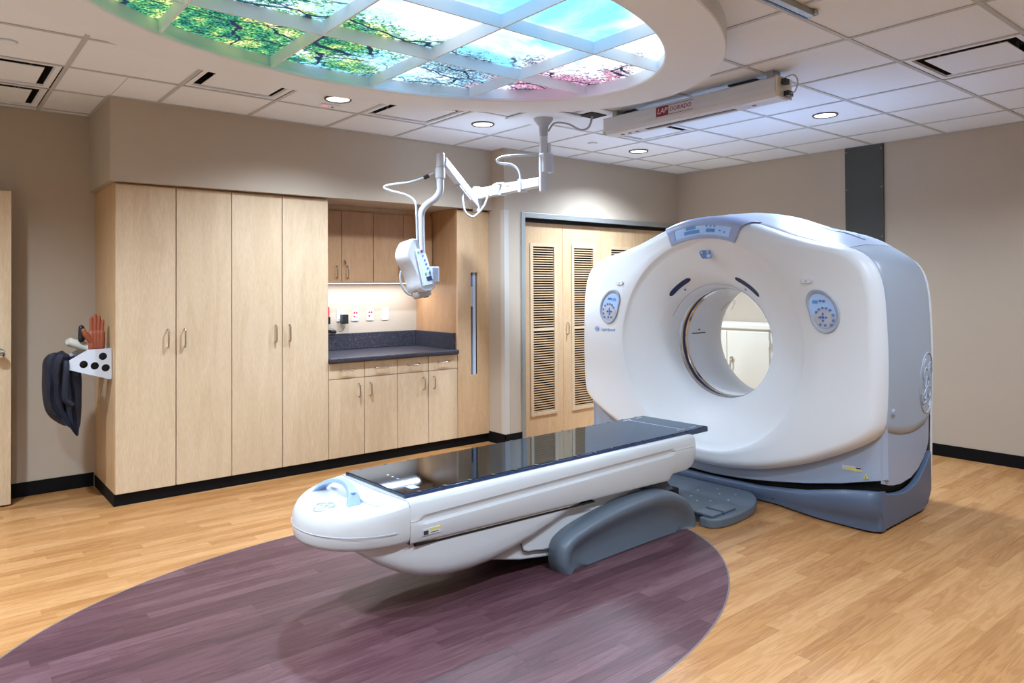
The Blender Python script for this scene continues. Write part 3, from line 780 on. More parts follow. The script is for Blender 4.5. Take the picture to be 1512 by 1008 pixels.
t = thing('rolled_pad', 'cream roll lying across the white bracket behind the glove', 'roll', (.86, 5.80, 1.0))
MB().tube([(.80, 5.74, 1.105), (.80, 5.75, 1.105), (.97, 5.72, 1.035), (.975, 5.72, 1.034)], [.022, .030, .030, .02], 14).build('roll', 'cream', t, smooth=True)
# leather glove: separate fingers melted together by a voxel remesh
def capsule(mb, a, b, r0, r1, flat=1.0):
    a, b = Vector(a), Vector(b); d = (b-a); n = 7
    pts, rr = [], []
    dn = d.normalized()
    for k in range(4): pts.append(a-dn*r0*math.cos(R_(90*k/3.0))*0.98); rr.append(max(.0005, r0*math.sin(R_(90*k/3.0))))
    for k in range(1, n): pts.append(a+d*k/n); rr.append(r0+(r1-r0)*k/n)
    for k in range(4): pts.append(b+dn*r1*math.sin(R_(90*k/3.0))*0.98); rr.append(max(.0005, r1*math.cos(R_(90*k/3.0))))
    mb.tube(pts, rr, 12)
def glove(name, lb, base, mat, s=1.0, mirror=1, yaw=0.0, pinky=True):
    mb = MB(); bx, by, bz = base
    def q(x, y, z): return (bx+s*mirror*x, by+s*y, bz+s*z)
    for dx in (-.030, -.010, .010, .030):
        capsule(mb, q(dx*.85, 0, .0), q(dx, 0, .10), .026*s, .022*s)
    capsule(mb, q(-.030, 0, .11), q(-.033, -.006, .205), .0135*s, .0105*s)
    capsule(mb, q(-.010, 0, .11), q(-.009, -.004, .225), .0135*s, .0108*s)
    capsule(mb, q(.011, 0, .11), q(.015, -.004, .212), .0135*s, .0105*s)
    capsule(mb, q(.031, 0, .10), q(.038, -.004, .185), .0125*s, .0095*s)
    capsule(mb, q(-.03, -.004, .045), q(-.068, -.016, .095), .021*s, .018*s)
    capsule(mb, q(-.068, -.016, .095), q(-.082, -.02, .125), .018*s, .013*s)
    o = mb.build(name, mat, None, smooth=True, angle=180)
    rm = o.modifiers.new('melt', 'REMESH'); rm.mode = 'VOXEL'; rm.voxel_size = .0035; rm.use_smooth_shade = True
    sm = o.modifiers.new('soft', 'SMOOTH'); sm.iterations = 2; sm.factor = .5
    tag(o, lb, 'glove'); return o
glove('leather_glove', 'rust red leather glove standing upright in the white bracket', (.945, 5.615, 1.062), 'leather', 1.0)
b = MB(); capsule(b, (.868, 5.70, 1.12), (.868, 5.70, 1.20), .022, .018)
tag(b.build('dark_grip', 'blackplastic', None, smooth=True), 'black rounded grip sticking up behind the leather glove thumb', 'grip')
# navy apron folded over the bar
t = thing('lead_apron', 'navy blue lead apron hung over the bar of the white bracket', 'apron', (.75, 5.6, .5))
def lobe(nm, lev, ry, ph, yc=5.672):
    rows = []
    for i, (z, x, rx, yo) in enumerate(catmull([(z, x, rx, 0) for z, x, rx in lev], 4)):
        rw = []
        for k in range(28):
            a = 2*math.pi*k/28; wv = 1+.13*math.sin(3*a+ph+3*z)+.09*math.sin(6*a+ph*2+9*z)
            rw.append((x+rx*wv*math.cos(a), yc+ry*wv*math.sin(a), z+.012*math.sin(2*a+ph)))
        rows.append(rw)
    mb = MB().grid(rows, closed=True); n = len(rows)
    mb.f += [list(range(28)), [(n-1)*28+k for k in range(28)]]
    return mb.build(nm, 'cloth', t, smooth=True, angle=60)
lobe('front_panel', [(1.035, .735, .035), (1.02, .725, .060), (.98, .71, .066), (.90, .696, .056), (.78, .692, .052), (.68, .704, .054), (.62, .730, .054), (.57, .768, .036), (.545, .788, .014)], .115, .4)
lobe('back_panel', [(1.005, .800, .022), (.97, .806, .038), (.88, .808, .052), (.76, .812, .048), (.62, .812, .044), (.54, .820, .030), (.495, .828, .010)], .10, 2.2)
MB().tube(catmull([(.76, 5.55, .99), (.755, 5.53, .93), (.745, 5.52, .80), (.75, 5.52, .74), (.79, 5.53, .70)], 6), .018, 8).build('strap', 'cloth', t, smooth=True)

# ------------------------------------------------------------------ grey wall channel and cream cabinet
t = thing('wall_channel', 'dark grey metal cover strip running up the right wall to the ceiling', 'wall panel', (XR-.02, 3.09, 0))
MB().box(XR-.022, XR-.001, 2.915, 3.262, BB+.02, 2.742).build('cover', 'greypaint', t, bevel=.002)
for y in (2.93, 3.247):
    for z in (.5, 1.2, 1.9, 2.35, 2.7):
        MB().lathe([(.005, 0), (.005, -.003), (.002, -.004)], (XR-.022, y, z), axis='x', n=8).build('screw', 'nickel', t)
t = thing('steel_cupboard', 'cream steel two door cupboard behind the scanner bore', 'cupboard', (6.5, 4.28, 0))
CXF = 6.31
MB().box(CXF+.018, XR-.012, 3.785, 4.775, .05, 1.03).build('body', 'cream', t)
MB().box(CXF-.004, XR-.012, 3.775, 4.785, 1.031, 1.083).build('top', 'cream', t, bevel=.008)
MB().box(CXF+.03, XR-.03, 3.80, 4.76, 0, .05).build('plinth', 'cream', t)
for a, b, hy in ((3.812, 4.277, 4.215), (4.283, 4.748, 4.345)):
    d = MB().box(CXF, CXF+.018, a, b, .06, 1.012).build('door', 'cream', t, bevel=.004)
    if hy < 4.28:
        MB().lathe([(.022, 0), (.022, -.012), (.012, -.016)], (CXF, hy, .735), axis='x', n=16).build('lock', 'chrome', d, smooth=True)
        MB().tube([(CXF-.012, hy, .735), (CXF-.03, hy, .72), (CXF-.032, hy+.012, .60)], .008, 8).build('lever', 'chrome', d, smooth=True)
        for z in (.2, .9): MB().lathe([(.008, -.03), (.008, .03)], (CXF-.004, a-.006, z), n=10).build('hinge', 'cream', d)

# ------------------------------------------------------------------ overhead laser bar
t = thing('laser_bar', 'long white overhead laser bar with red lettering hung below the ceiling', 'laser', (3.98, 2.98, 2.57))
pr = [(3.905, 2.690), (3.900, 2.640), (3.905, 2.600), (3.925, 2.578), (3.955, 2.572), (4.04, 2.572), (4.065, 2.585), (4.07, 2.62), (4.07, 2.685), (4.06, 2.70), (3.92, 2.70)]
MB().prism([(p[0], p[1]) for p in pr], 'y', 2.30, 3.675).build('housing', 'white', t, bevel=.003)
MB().box(3.905, 4.068, 2.288, 2.2995, 2.575, 2.70).build('end_plate', 'cream', t, bevel=.003)
MB().box(3.905, 4.068, 3.6755, 3.687, 2.575, 2.70).build('end_plate', 'cream', t, bevel=.003)
MB().box(3.965, 4.0, 2.62, 3.34, 2.569, 2.5725).build('window_slot', 'dark_steel', t)
for y in (2.49, 3.43, 3.50, 3.565): MB().lathe([(.014, -.003), (.014, .001)], (3.985, y, 2.572), n=14).build('lens_port', 'dark_steel', t)
for y in (2.36, 3.61):
    MB().box(3.945, 4.03, y-.02, y+.02, 2.70, ZC+.004).build('hanger', 'alu', t)
for y in (2.60, 3.58):
    m1 = MB(); m1.box(4.02, 4.17, y-.10, y+.10, ZC-.003, ZC+.0045); m1.build('mount_opening', 'black', t)
    MB().box(4.06, 4.13, y-.09, y+.09, ZC-.02, ZC-.004).build('mount_bracket', 'dark_steel', t)
cn = MB(); cn.rbox((3.96, 2.268, 2.665), (.05, .03, .03), .006); cn.rbox((4.0, 2.27, 2.60), (.06, .03, .03), .006)
cn.build('connector', 'blackplastic', t)
MB().tube(catmull([(3.95, 2.27, 2.685), (3.95, 2.21, 2.69), (3.97, 2.195, 2.65), (3.98, 2.22, 2.60), (4.0, 2.262, 2.602)], 6), .004, 6).build('cable', 'hose', t, smooth=True)
yl = 3.085
MB().box(3.8965, 3.9005, 3.085, 3.185, 2.614, 2.680).build('logo_field', 'maroon', t)
text('LAP', .050, 'white', t, (3.8962, 3.135, 2.647), (0, -1, 0), (0, 0, 1), 'logo_letters', shear=.25)
text('DORADO', .040, 'maroon', t, (3.8993, 2.985, 2.647), (0, -1, 0), (0, 0, 1), 'logo_letters', shear=.12)
ln = MB(); ln.box(3.8985, 3.9005, 2.885, 3.08, 2.676, 2.679); ln.box(3.8985, 3.9005, 2.885, 3.08, 2.615, 2.618); ln.build('logo_rules', 'maroon', t)

# ------------------------------------------------------------------ ceiling-hung injector
inj = thing('ceiling_injector', 'white contrast injector hanging from a jointed ceiling arm', 'injector', (3.64, 4.05, 2.74))
MB().rbox((3.64, 4.05, ZC-.010), (.42, .42, .012), .02).build('ceiling_plate', 'plaster', inj, bevel=.003)
MB().lathe([(.075, -.015), (.070, -.03), (.035, -.075), (.030, -.17), (.030, -.19)], (3.64, 4.05, ZC), n=24).build('flange', 'hose', inj, smooth=True)
MB().lathe([(.031, 2.60), (.031, 2.44), (.036, 2.437), (.036, 2.33)], (3.64, 4.05, 0), n=20).build('column', 'white', inj, smooth=True)
c = MB(); c.rbox((3.655, 4.04, 2.39), (.095, .085, .145), .025); c.rbox((3.672, 4.028, 2.49), (.03, .03, .10), .012)
c.build('brake_collar', 'white', inj, bevel=.006)
MB().lathe([(.034, 2.33), (.034, 2.18), (.028, 2.172)], (3.64, 4.05, 0), n=20).build('swivel', 'white', inj, smooth=True)
MB().add(*(lambda a, b, w0, w1, h0, h1: ([(a[0]-w0, a[1], a[2]-h0), (a[0]+w0, a[1], a[2]-h0), (a[0]+w0, a[1], a[2]+h0), (a[0]-w0, a[1], a[2]+h0),
     (b[0]-w1, b[1], b[2]-h1), (b[0]+w1, b[1], b[2]-h1), (b[0]+w1, b[1], b[2]+h1), (b[0]-w1, b[1], b[2]+h1)],
     [(0, 1, 2, 3), (4, 7, 6, 5), (0, 3, 7, 4), (1, 5, 6, 2), (3, 2, 6, 7), (0, 4, 5, 1)]))((3.64, 4.07, 2.252), (3.643, 4.89, 2.243), .028, .03, .036, .044)).build('extension_arm', 'white', inj, bevel=.008)
for y in (4.30, 4.55): MB().box(3.606, 3.678, y-.016, y+.016, 2.198, 2.298).build('cable_clip', 'white', inj, bevel=.003)
MB().box(3.609, 3.6105, 4.42, 4.48, 2.262, 2.272).build('orange_mark', 'orange', inj)
MB().lathe([(.032, 2.10), (.038, 2.13), (.038, 2.29), (.030, 2.305)], (3.643, 4.90, 0), n=20).build('elbow', 'white', inj, smooth=True)
a, b = Vector((3.635, 4.895, 2.165)), Vector((3.03, 4.49, 2.40))
def beam(a, b, w, h, w1=None, h1=None):
    d = (b-a).normalized(); sd = d.cross(Vector((0, 0, 1))).normalized(); up = sd.cross(d)
    w1 = w1 or w; h1 = h1 or h
    vs = [a+sd*(sx*w)+up*(sz*h) for sx, sz in ((-1, -1), (1, -1), (1, 1), (-1, 1))]+[b+sd*(sx*w1)+up*(sz*h1) for sx, sz in ((-1, -1), (1, -1), (1, 1), (-1, 1))]
    return MB().add(vs, [(0, 1, 2, 3), (4, 7, 6, 5), (0, 3, 7, 4), (1, 5, 6, 2), (3, 2, 6, 7), (0, 4, 5, 1)])
beam(a, b, .026, .040, .024, .034).build('spring_arm', 'white', inj, bevel=.007)
beam(a+(b-a)*.25+Vector((0, 0, -.046)), a+(b-a)*.60+Vector((0, 0, -.044)), .020, .010).build('arm_cover', 'hose', inj, bevel=.003)
MB().lathe([(.030, 2.46), (.034, 2.45), (.034, 2.36), (.030, 2.355)], (3.01, 4.50, 0), n=20).build('wrist_joint', 'white', inj, smooth=True)
MB().lathe([(.033, 2.354), (.036, 2.35), (.036, 2.275), (.028, 2.27), (.028, 2.21)], (3.01, 4.503, 0), n=20).build('wrist_collar', 'white', inj, smooth=True)
MB().tube(catmull([(3.01, 4.503, 2.26), (3.008, 4.505, 2.18), (2.985, 4.53, 2.125), (2.93, 4.572, 2.075), (2.903, 4.597, 2.02), (2.90, 4.60, 1.95), (2.903, 4.60, 1.80), (2.912, 4.598, 1.60)], 6), .0265, 14).build('drop_pole', 'white', inj, smooth=True)
h1 = [(2.971, 4.535, 2.311), (2.932, 4.567, 2.286), (2.835, 4.648, 2.246), (2.718, 4.744, 2.227), (2.687, 4.77, 2.207), (2.73, 4.735, 2.181), (2.815, 4.665, 2.15), (2.860, 4.622, 2.104), (2.865, 4.605, 2.039), (2.868, 4.600, 1.837), (2.872, 4.60, 1.72)]
MB().tube(catmull(h1, 6), .0095, 10).build('hose', 'hose', inj, smooth=True)
MB().tube([(2.945, 4.556, 2.294), (2.915, 4.58, 2.278)], .016, 10).build('hose_clamp', 'blackplastic', inj)
h2 = [(3.601, 4.08, 2.457), (3.55, 4.122, 2.452), (3.494, 4.297, 2.466), (3.465, 4.386, 2.449), (3.508, 4.415, 2.426), (3.61, 4.397, 2.423), (3.655, 4.36, 2.375), (3.66, 4.345, 2.285)]
MB().tube(catmull(h2, 6), .0095, 10).build('hose', 'hose', inj, smooth=True)
h3 = [(3.627, 4.514, 2.29), (3.569, 4.562, 2.278), (3.535, 4.59, 2.214), (3.511, 4.612, 2.122), (3.465, 4.651, 2.046), (3.431, 4.679, 2.025), (3.375, 4.69, 2.058), (3.36, 4.705, 2.14), (3.365, 4.715, 2.25)]
MB().tube(catmull(h3, 6), .0095, 10).build('hose', 'hose', inj, smooth=True)
MB().tube(catmull([(3.67, 4.03, 2.63), (3.70, 3.99, 2.69), (3.78, 3.93, 2.685), (3.85, 3.87, 2.64), (3.90, 3.83, 2.66), (3.92, 3.81, 2.745)], 6), .008, 8).build('supply_cable', 'hose', inj, smooth=True)
MB().box(3.83, 3.99, 3.73, 3.87, ZC-.002, ZC+.0045).build('cable_opening', 'black', inj)
# injector head: tilted body, keypad faces the camera
ez = Vector((-0.20, 0.14, 0.97)).normalized()          # long axis
nf = Vector((0.25, -0.97, -0.02)); nf = (nf-ez*nf.dot(ez)).normalized()   # keypad side
sx = nf.cross(ez).normalized()*-1
hc = Vector((2.873, 4.618, 1.618))
def HP(a, b, c): return hc+sx*a+ez*b+nf*c
prof2 = [(-.070, -.19), (.082, -.19), (.085, -.05), (.080, .06), (.066, .14), (.042, .190), (-.02, .205), (-.070, .178), (-.124, .105), (-.098, .0), (-.080, -.09)]
pp = catmull(prof2, 3, closed=True)
hb = MB(); hb.grid([[HP(x*.86, y*.94, -.085) for x, y in pp], [HP(x, y, -.07) for x, y in pp], [HP(x, y, .04) for x, y in pp], [HP(x*.88, y*.95, .058) for x, y in pp]], closed=True)
n_ = len(pp); hb.f.append(list(range(n_))[::-1]); hb.f.append(list(range(3*n_, 4*n_)))
hb.build('head_body', 'white', inj, smooth=True, angle=50)
kp = MB(); kp.add([HP(x, y, c) for c in (.057, .068) for x, y in ((-.045, -.155), (.068, -.155), (.056, .115), (-.03, .115))], [(0, 1, 2, 3), (4, 7, 6, 5), (0, 4, 5, 1), (1, 5, 6, 2), (2, 6, 7, 3), (3, 7, 4, 0)])
kpo = kp.build('keypad', plain('keypad_blue_white', (0.62, 0.72, 0.86), 0.35), inj, bevel=.002)
def key(x, y, r, mt, nm='key'):
    m_ = MB(); c0 = [HP(x+r*math.cos(2*math.pi*k/10), y+r*math.sin(2*math.pi*k/10), .068) for k in range(10)]; c1 = [HP(x+r*.9*math.cos(2*math.pi*k/10), y+r*.9*math.sin(2*math.pi*k/10), .071) for k in range(10)]
    m_.grid([c0, c1], closed=True); m_.f.append(list(range(10, 20))); m_.build(nm, mt, kpo)
key(-.012, .098, .010, 'green'); key(.020, .098, .012, 'purple')
for x, y in ((.022, .065), (.030, .03), (.035, .0), (.040, -.032), (.045, -.068)): key(x, y, .0085, 'keyblue')
key(.008, -.068, .010, 'green')
ds = MB(); ds.add([HP(x, y, c) for c in (.068, .0705) for x, y in ((.005, -.125), (.060, -.125), (.056, -.095), (.002, -.095))], [(0, 1, 2, 3), (4, 7, 6, 5), (0, 4, 5, 1), (1, 5, 6, 2), (2, 6, 7, 3), (3, 7, 4, 0)]); ds.build('display', 'navy', kpo)
nz = MB(); rr = []
for rad, dd in ((.080, -.185), (.083, -.20), (.078, -.225), (.066, -.235), (.03, -.236)):
    rr.append([HP(-.005+rad*math.cos(2*math.pi*k/20), dd, -.012+rad*.72*math.sin(2*math.pi*k/20)) for k in range(20)])
nz.grid(rr, closed=True); nz.f.append(list(range(80, 100))); nz.build('nozzle', plain('warm_grey_plastic', (0.40, 0.37, 0.36), 0.4), inj, smooth=True)
nb = MB(); rr = [[HP(.012+.022*math.cos(2*math.pi*k/12), dd, .005+.016*math.sin(2*math.pi*k/12)) for k in range(12)] for dd in (-.234, -.242)]
nb.grid(rr, closed=True); nb.f.append(list(range(12, 24))); nb.build('syringe_port', 'black', inj)
MB().rbox((2.995, 4.575, 1.558), (.072, .06, .115), .014).build('mount_block', plain('pale_blue_block', (0.55, 0.68, 0.90), 0.35), inj, bevel=.006)
MB().tube(catmull([(2.79, 4.66, 1.62), (2.772, 4.67, 1.585), (2.764, 4.67, 1.524), (2.782, 4.655, 1.455), (2.82, 4.635, 1.410), (2.866, 4.615, 1.405), (2.885, 4.61, 1.425)], 6), .0095, 10).build('hose', 'hose', inj, smooth=True)

# ------------------------------------------------------------------ CT gantry (built in its own frame: x into the machine, y to its left, z up)
GO, GTH = Vector((4.30, 3.11, 0)), R_(1.5)
gan = thing('ct_gantry', 'large white and blue scanner gantry with a round bore', 'scanner', GO, rotz=GTH, local=True)
ZQ = 1.046
def interp(x, xs, ys): return float(np.interp(x, xs, ys))
half = [(0, 1.948), (.18, 1.934), (.349, 1.888), (.51, 1.829), (.62, 1.788), (.78, 1.742), (.95, 1.702), (1.05, 1.664), (1.12, 1.605), (1.163, 1.52), (1.188, 1.40), (1.20, 1.2), (1.205, 1.0), (1.20, .8),
        (1.190, .65), (1.168, .575), (1.10, .513), (1.0, .452), (.86, .383), (.70, .315), (.44, .236), (.17, .193), (0, .186)]
hd = catmull(half, 8)
bodyh = [(0, 1.955), (.18, 1.942), (.349, 1.898), (.51, 1.838), (.62, 1.797), (.78, 1.752), (.95, 1.710), (1.05, 1.672), (1.118, 1.615), (1.162, 1.53), (1.187, 1.40), (1.198, 1.2), (1.203, 1.0), (1.199, .8), (1.19, .6), (1.186, .45), (1.182, .3), (1.178, .18), (1.175, .12)]
bd = catmull(bodyh, 8)
bdc = bd+[(0, .11)]
def rad(phi, poly):
    a = abs((phi+math.pi) % (2*math.pi)-math.pi); dx, dz = math.sin(a), math.cos(a); best = 0
    for (x0, z0), (x1, z1) in zip(poly[:-1], poly[1:]):
        z0 -= ZQ; z1 -= ZQ
        den = dx*(z1-z0)-dz*(x1-x0)
        if abs(den) < 1e-12: continue
        t = (x0*(z1-z0)-z0*(x1-x0))/den
        s = (x0*dz-z0*dx)/den
        if t > 0 and -1e-6 <= s <= 1+1e-6: best = max(best, t)
    return best
NP = 192
PH = [2*math.pi*k/NP for k in range(NP)]
RC = [rad(p, hd) for p in PH]
RBY = [rad(p, bdc) for p in PH]
_fr = [.40, .404, .412, .43, .46, .50, .55, .61, .66, .70, .728, .738, .75]
_fl = [.270, .240, .212, .180, .147, .121, .094, .066, .044, .027, .0155, .008, .001]
_tab = catmull(list(zip(_fr, _fl)), 6)
def cover_lx(r, R=1.2):
    if r <= .75: return interp(r, [q[0] for q in _tab], [q[1] for q in _tab])
    e = R-r
    if e >= .07: return .001+.006*(r-.75)/max(.05, R-.82)
    s = min(1.0, (.07-e)/.07); return .007+.095*(1-math.sqrt(max(0, 1-s*s)))
def SP(phi, r, off=0.0):
    R = rad(phi, hd); return (cover_lx(r, R)-off, r*math.sin(phi), ZQ+r*math.cos(phi))
rings = []
for r in _fr: rings.append([(cover_lx(r), r*math.sin(p), ZQ+r*math.cos(p)) for p in PH])
for f in (.35, .7, 1.0): rings.append([(cover_lx(.75+(R-.07-.75)*f, R), (.75+(R-.07-.75)*f)*math.sin(p), ZQ+(.75+(R-.07-.75)*f)*math.cos(p)) for p, R in zip(PH, RC)])
for k in range(1, 8):
    s = math.sin(R_(90*k/7)); rings.append([(.007+.095*(1-math.cos(R_(90*k/7))), (R-.07+.07*s)*math.sin(p), ZQ+(R-.07+.07*s)*math.cos(p)) for p, R in zip(PH, RC)])
rings.append([(.122, R*math.sin(p), ZQ+R*math.cos(p)) for p, R in zip(PH, RC)])
rings.append([(.124, (R-.03)*math.sin(p), ZQ+(R-.03)*math.cos(p)) for p, R in zip(PH, RC)])
MB().grid(rings, closed=True).build('front_cover', 'gantry_white', gan, smooth=True, angle=60)
def ringpart(name, prof, mat, sm=True):
    MB().grid([[(lx, r*math.sin(p), ZQ+r*math.cos(p)) for p in PH] for r, lx in prof], closed=True).build(name, mat, gan, smooth=sm, angle=40)
ringpart('bore_ring', [(.400, .268), (.395, .276), (.395, .305), (.400, .310)], 'chrome')
ringpart('scan_window', [(.400, .310), (.403, .312), (.403, .345), (.400, .347)], 'navy')
ringpart('bore_ring', [(.400, .347), (.395, .352), (.395, .378), (.401, .384)], 'chrome')
ringpart('bore_liner', [(.401, .384), (.398, .388), (.398, .70), (.405, .76)], 'gantry_white')
# rear shell
rr = []
for d, lx in ((.045, .925), (.040, .95), (.05, .968), (.09, .985)): rr.append([(lx, (R-d)*math.sin(p), ZQ+(R-d)*math.cos(p)) for p, R in zip(PH, RBY)])
for r, lx in ((.60, .99), (.50, .97), (.44, .90), (.412, .82), (.405, .76)): rr.append([(lx, r*math.sin(p), ZQ+r*math.cos(p)) for p in PH])
MB().grid(rr, closed=True).build('rear_cover', 'gantry_white', gan, smooth=True, angle=50)
rr = [[(lx, (R-d if d > 0 else .45)*math.sin(p), ZQ+(R-d if d > 0 else .45)*math.cos(p)) for p, R in zip(PH, RBY)] for d, lx in ((-1, .30), (.07, .20), (.07, .90), (-1, .75))]
MB().grid(rr, closed=True).build('inner_light_block', 'black', gan)  # black filler added to block light and view between the covers
# top and side shells swept along the body outline
cum = [0.0]
for (x0, z0), (x1, z1) in zip(bd[:-1], bd[1:]): cum.append(cum[-1]+math.hypot(x1-x0, z1-z0))
bu = [q[0] for q in bd]; bz = [q[1] for q in bd]
def BP(s): return interp(s, cum, bu), interp(s, cum, bz)
S_SEAM = interp(.985, bu[:60], cum[:60])
def s_of_z(z): 
    i0 = 60
    return interp(-z, [-q for q in bz[i0:]], cum[i0:])
LXS = [.118, .125, .14, .18, .25, .35, .5, .62, .72, .80, .86, .90, .922, .932]
INS = [.045, .022, .008, .002, 0, -.005, -.008, -.006, 0, .008, .020, .036, .052, .07]
def inset(lx): return interp(lx, LXS, INS)
def shell(lx, s, sg, extra=0.0):
    u, z = BP(s); d = inset(lx)+extra
    sst = lambda q: (lambda t: t*t*(3-2*t))(min(1, max(0, q)))
    crown = (.030+.032*sst((u-.05)/.35))*(1-sst((u-.82)/.26))*sst((lx-.125)/.24)*(1-.6*sst((lx-.80)/.13)) if z > 1.5 else 0
    return (lx, sg*(u-d*min(1, u/1.0)), z-d*max(0, (z-1.0))/.95*(.6 if u > .9 else 1)+crown)
zs_ = lambda lx: interp(lx, [.1, .18, .26, .34, .42, .5, .58, .66, .74, .82, .94], [.615, .588, .568, .555, .549, .548, .552, .560, .575, .600, .68])
zb_ = lambda lx: interp(lx, [.06, .14, .22, .30, .39, .5, .6, .7, .8, .9, .95], [.300, .268, .248, .240, .239, .252, .280, .325, .388, .47, .52])
tp = MB(); tp.grid([[shell(lx, S_SEAM*abs(k)/20, 1 if k >= 0 else -1) for k in range(-20, 21)] for lx in LXS])
MT['topblue'] = plain('pale_top_blue', (0.46, 0.55, 0.74), 0.33)
tp.build('top_cover', 'topblue', gan, smooth=True, angle=50)
for sg in (-1, 1):
    rows = []
    for lx in LXS:
        s0 = S_SEAM+.004; s1 = s_of_z(zs_(lx)); rows.append([shell(lx, s0+(s1-s0)*k/30, sg) for k in range(31)])
    # roll the lower edge inward
    for i, lx in enumerate(LXS):
        p = rows[i][-1]; rows[i] += [(p[0], p[1]-sg*.010, p[2]-.010), (p[0], p[1]-sg*.03, p[2]-.012)]
    sc = MB().grid(rows).build('side_cover', 'sidegrey', gan, smooth=True, angle=50)
    rows = []
    for lx in LXS[1:-1]:
        s0 = s_of_z(zs_(lx)+.01); s1 = s_of_z(zb_(lx)); rows.append([shell(lx, s0+(s1-s0)*k/12, sg, .008) for k in range(13)])
    for i in range(len(rows)):
        p = rows[i][-1]; rows[i].append((p[0], p[1]-sg*.03, p[2]+.002))
    MB().grid(rows).build('lower_side_panel', 'skirt', gan, smooth=True, angle=50)
    # emblem raised on the side cover and the round cap
    def side_pt(lx, z, off):
        p = shell(lx, s_of_z(z), sg); return (p[0], p[1]+sg*off, p[2])
    def monogram(fn, r, nm, mat, parent, n=6):
        mb = MB()
        strokes = [([(math.cos(2*math.pi*k/40), math.sin(2*math.pi*k/40)) for k in range(40)], True)]
        for q in range(4):
            a0 = math.pi/2*q+.35
            strokes.append((catmull([(.86*math.cos(a0+d), .86*math.sin(a0+d)) for d in (0, .25, .5)]+[(.68*math.cos(a0+.85), .68*math.sin(a0+.85)), (.55*math.cos(a0+.95), .55*math.sin(a0+.95))], 4), False))
        strokes.append((catmull([(-.08, .42), (-.28, .52), (-.50, .32), (-.52, .0), (-.38, -.14), (-.22, -.02), (-.12, .22), (-.06, .12), (-.06, -.15), (-.18, -.45), (-.40, -.52), (-.46, -.36), (-.25, -.22), (.02, -.06)], 4), False))
        strokes.append((catmull([(.48, .30), (.42, .46), (.22, .48), (.10, .30), (.18, .12), (.34, .08), (.16, .02), (.04, -.18), (.10, -.42), (.32, -.48), (.52, -.32), (.50, -.14), (.36, -.16)], 4), False))
        for st, cl in strokes: mb.tube([fn(x, y) for x, y in st], r, n, closed=cl)
        return mb.build(nm, mat, parent, smooth=True, angle=70)
    monogram(lambda x, y: side_pt(.742+.155*x*(1 if sg < 0 else -1), .825+.195*y, .001), .0045, 'emblem', 'sidegrey', sc)
    p = side_pt(.205, .695, 0)
    MB().lathe([(.0195, -.004), (.0195, .008), (.014, .012)], (0, 0, 0), axis='y', n=18).build('cap', 'skirt', sc, smooth=True)
    o = COL.objects[-1]; o.location = p; o.scale = (1, sg, 1)
# recessed oval grips on the top
for sg in (-1, 1):
    rows = []
    sc_ = interp(.80, bu[:60], cum[:60])
    for q, off in ((1.0, .004), (.93, .006), (.80, .001)):
        rows.append([(lambda lx, s: (shell(lx, s, sg)[0], shell(lx, s, sg)[1], shell(lx, s, sg)[2]+off))(.44+.085*q*math.sin(2*math.pi*k/32), sc_+.135*q*math.cos(2*math.pi*k/32)) for k in range(32)])
    mb = MB().grid(rows, closed=True); mb.build('grip_rim', 'topblue', gan, smooth=True)
    mb = MB(); mb.v = [(p[0], p[1], p[2]+.0012) for p in rows[-1]]; mb.f = [list(range(32))]; mb.build('grip_well', 'midblue', gan)
# front skirt under the white cover
lowu = [q[0] for q in hd if q[1] < .70]; lowz = [q[1] for q in hd if q[1] < .70]
o_ = np.argsort(lowu); lowu = [lowu[i] for i in o_]; lowz = [lowz[i] for i in o_]
skb = lambda u: interp(abs(u), [0, .10, .25, .43, .68, .92, 1.06, 1.136, 1.19], [.120, .123, .131, .150, .185, .232, .270, .288, .300])
rows = []
for v in range(7):
    rw = []
    for k in range(61):
        u = -1.186+2.372*k/60; a = abs(u)
        zt = (interp(a, lowu, lowz) if a < 1.165 else .60)+.05; zb = skb(u)
        lx = .112+.004*v/6+(.030*((a-1.10)/.086)**2 if a > 1.10 else 0)
        rw.append((lx, u, zt+(zb-zt)*v/6))
    rows.append(rw)
rows.append([(p[0]+.012, p[1], p[2]-.006) for p in rows[-1]]); rows.append([(p[0]+.06, p[1]*.98, p[2]+.002) for p in rows[-1]])
MB().grid(rows).build('front_skirt', 'skirt', gan, smooth=True, angle=50)
# slate base
fx = lambda u: interp(abs(u), [0, .3, .5, .65, .79, .9, 1.01, 1.1, 1.15, 1.175, 1.19], [.10, .10, .088, .045, .0, -.02, -.03, -.03, -.022, -.008, .02])
ft = lambda u: interp(abs(u), [0, .36, .5, .71, .85, .99, 1.1, 1.19], [.100, .105, .122, .159, .195, .225, .242, .246])
rows = []
for k in range(81):
    u = -1.19+2.38*k/80; f, t_ = fx(u), ft(u); h = t_
    cre = .026*max(0, min(1, (abs(u)-.62)/.35))
    rows.append([(f+.012+cre, u, .012), (f+.010+cre, u, h*.22), (f+.006+cre*.8, u, h*.36), (f, u, h*.50), (f-.002, u, h*.80), (f+.004, u, h*.93), (f+.018, u, h), (f+.045+cre, u, h-.004), (f+.045+cre, u, .012)])
b = MB().grid(rows, closed=True); b.f += [list(range(9)), list(range(80*9, 81*9))]
b.build('base_front', 'slate', gan, smooth=True, angle=50)
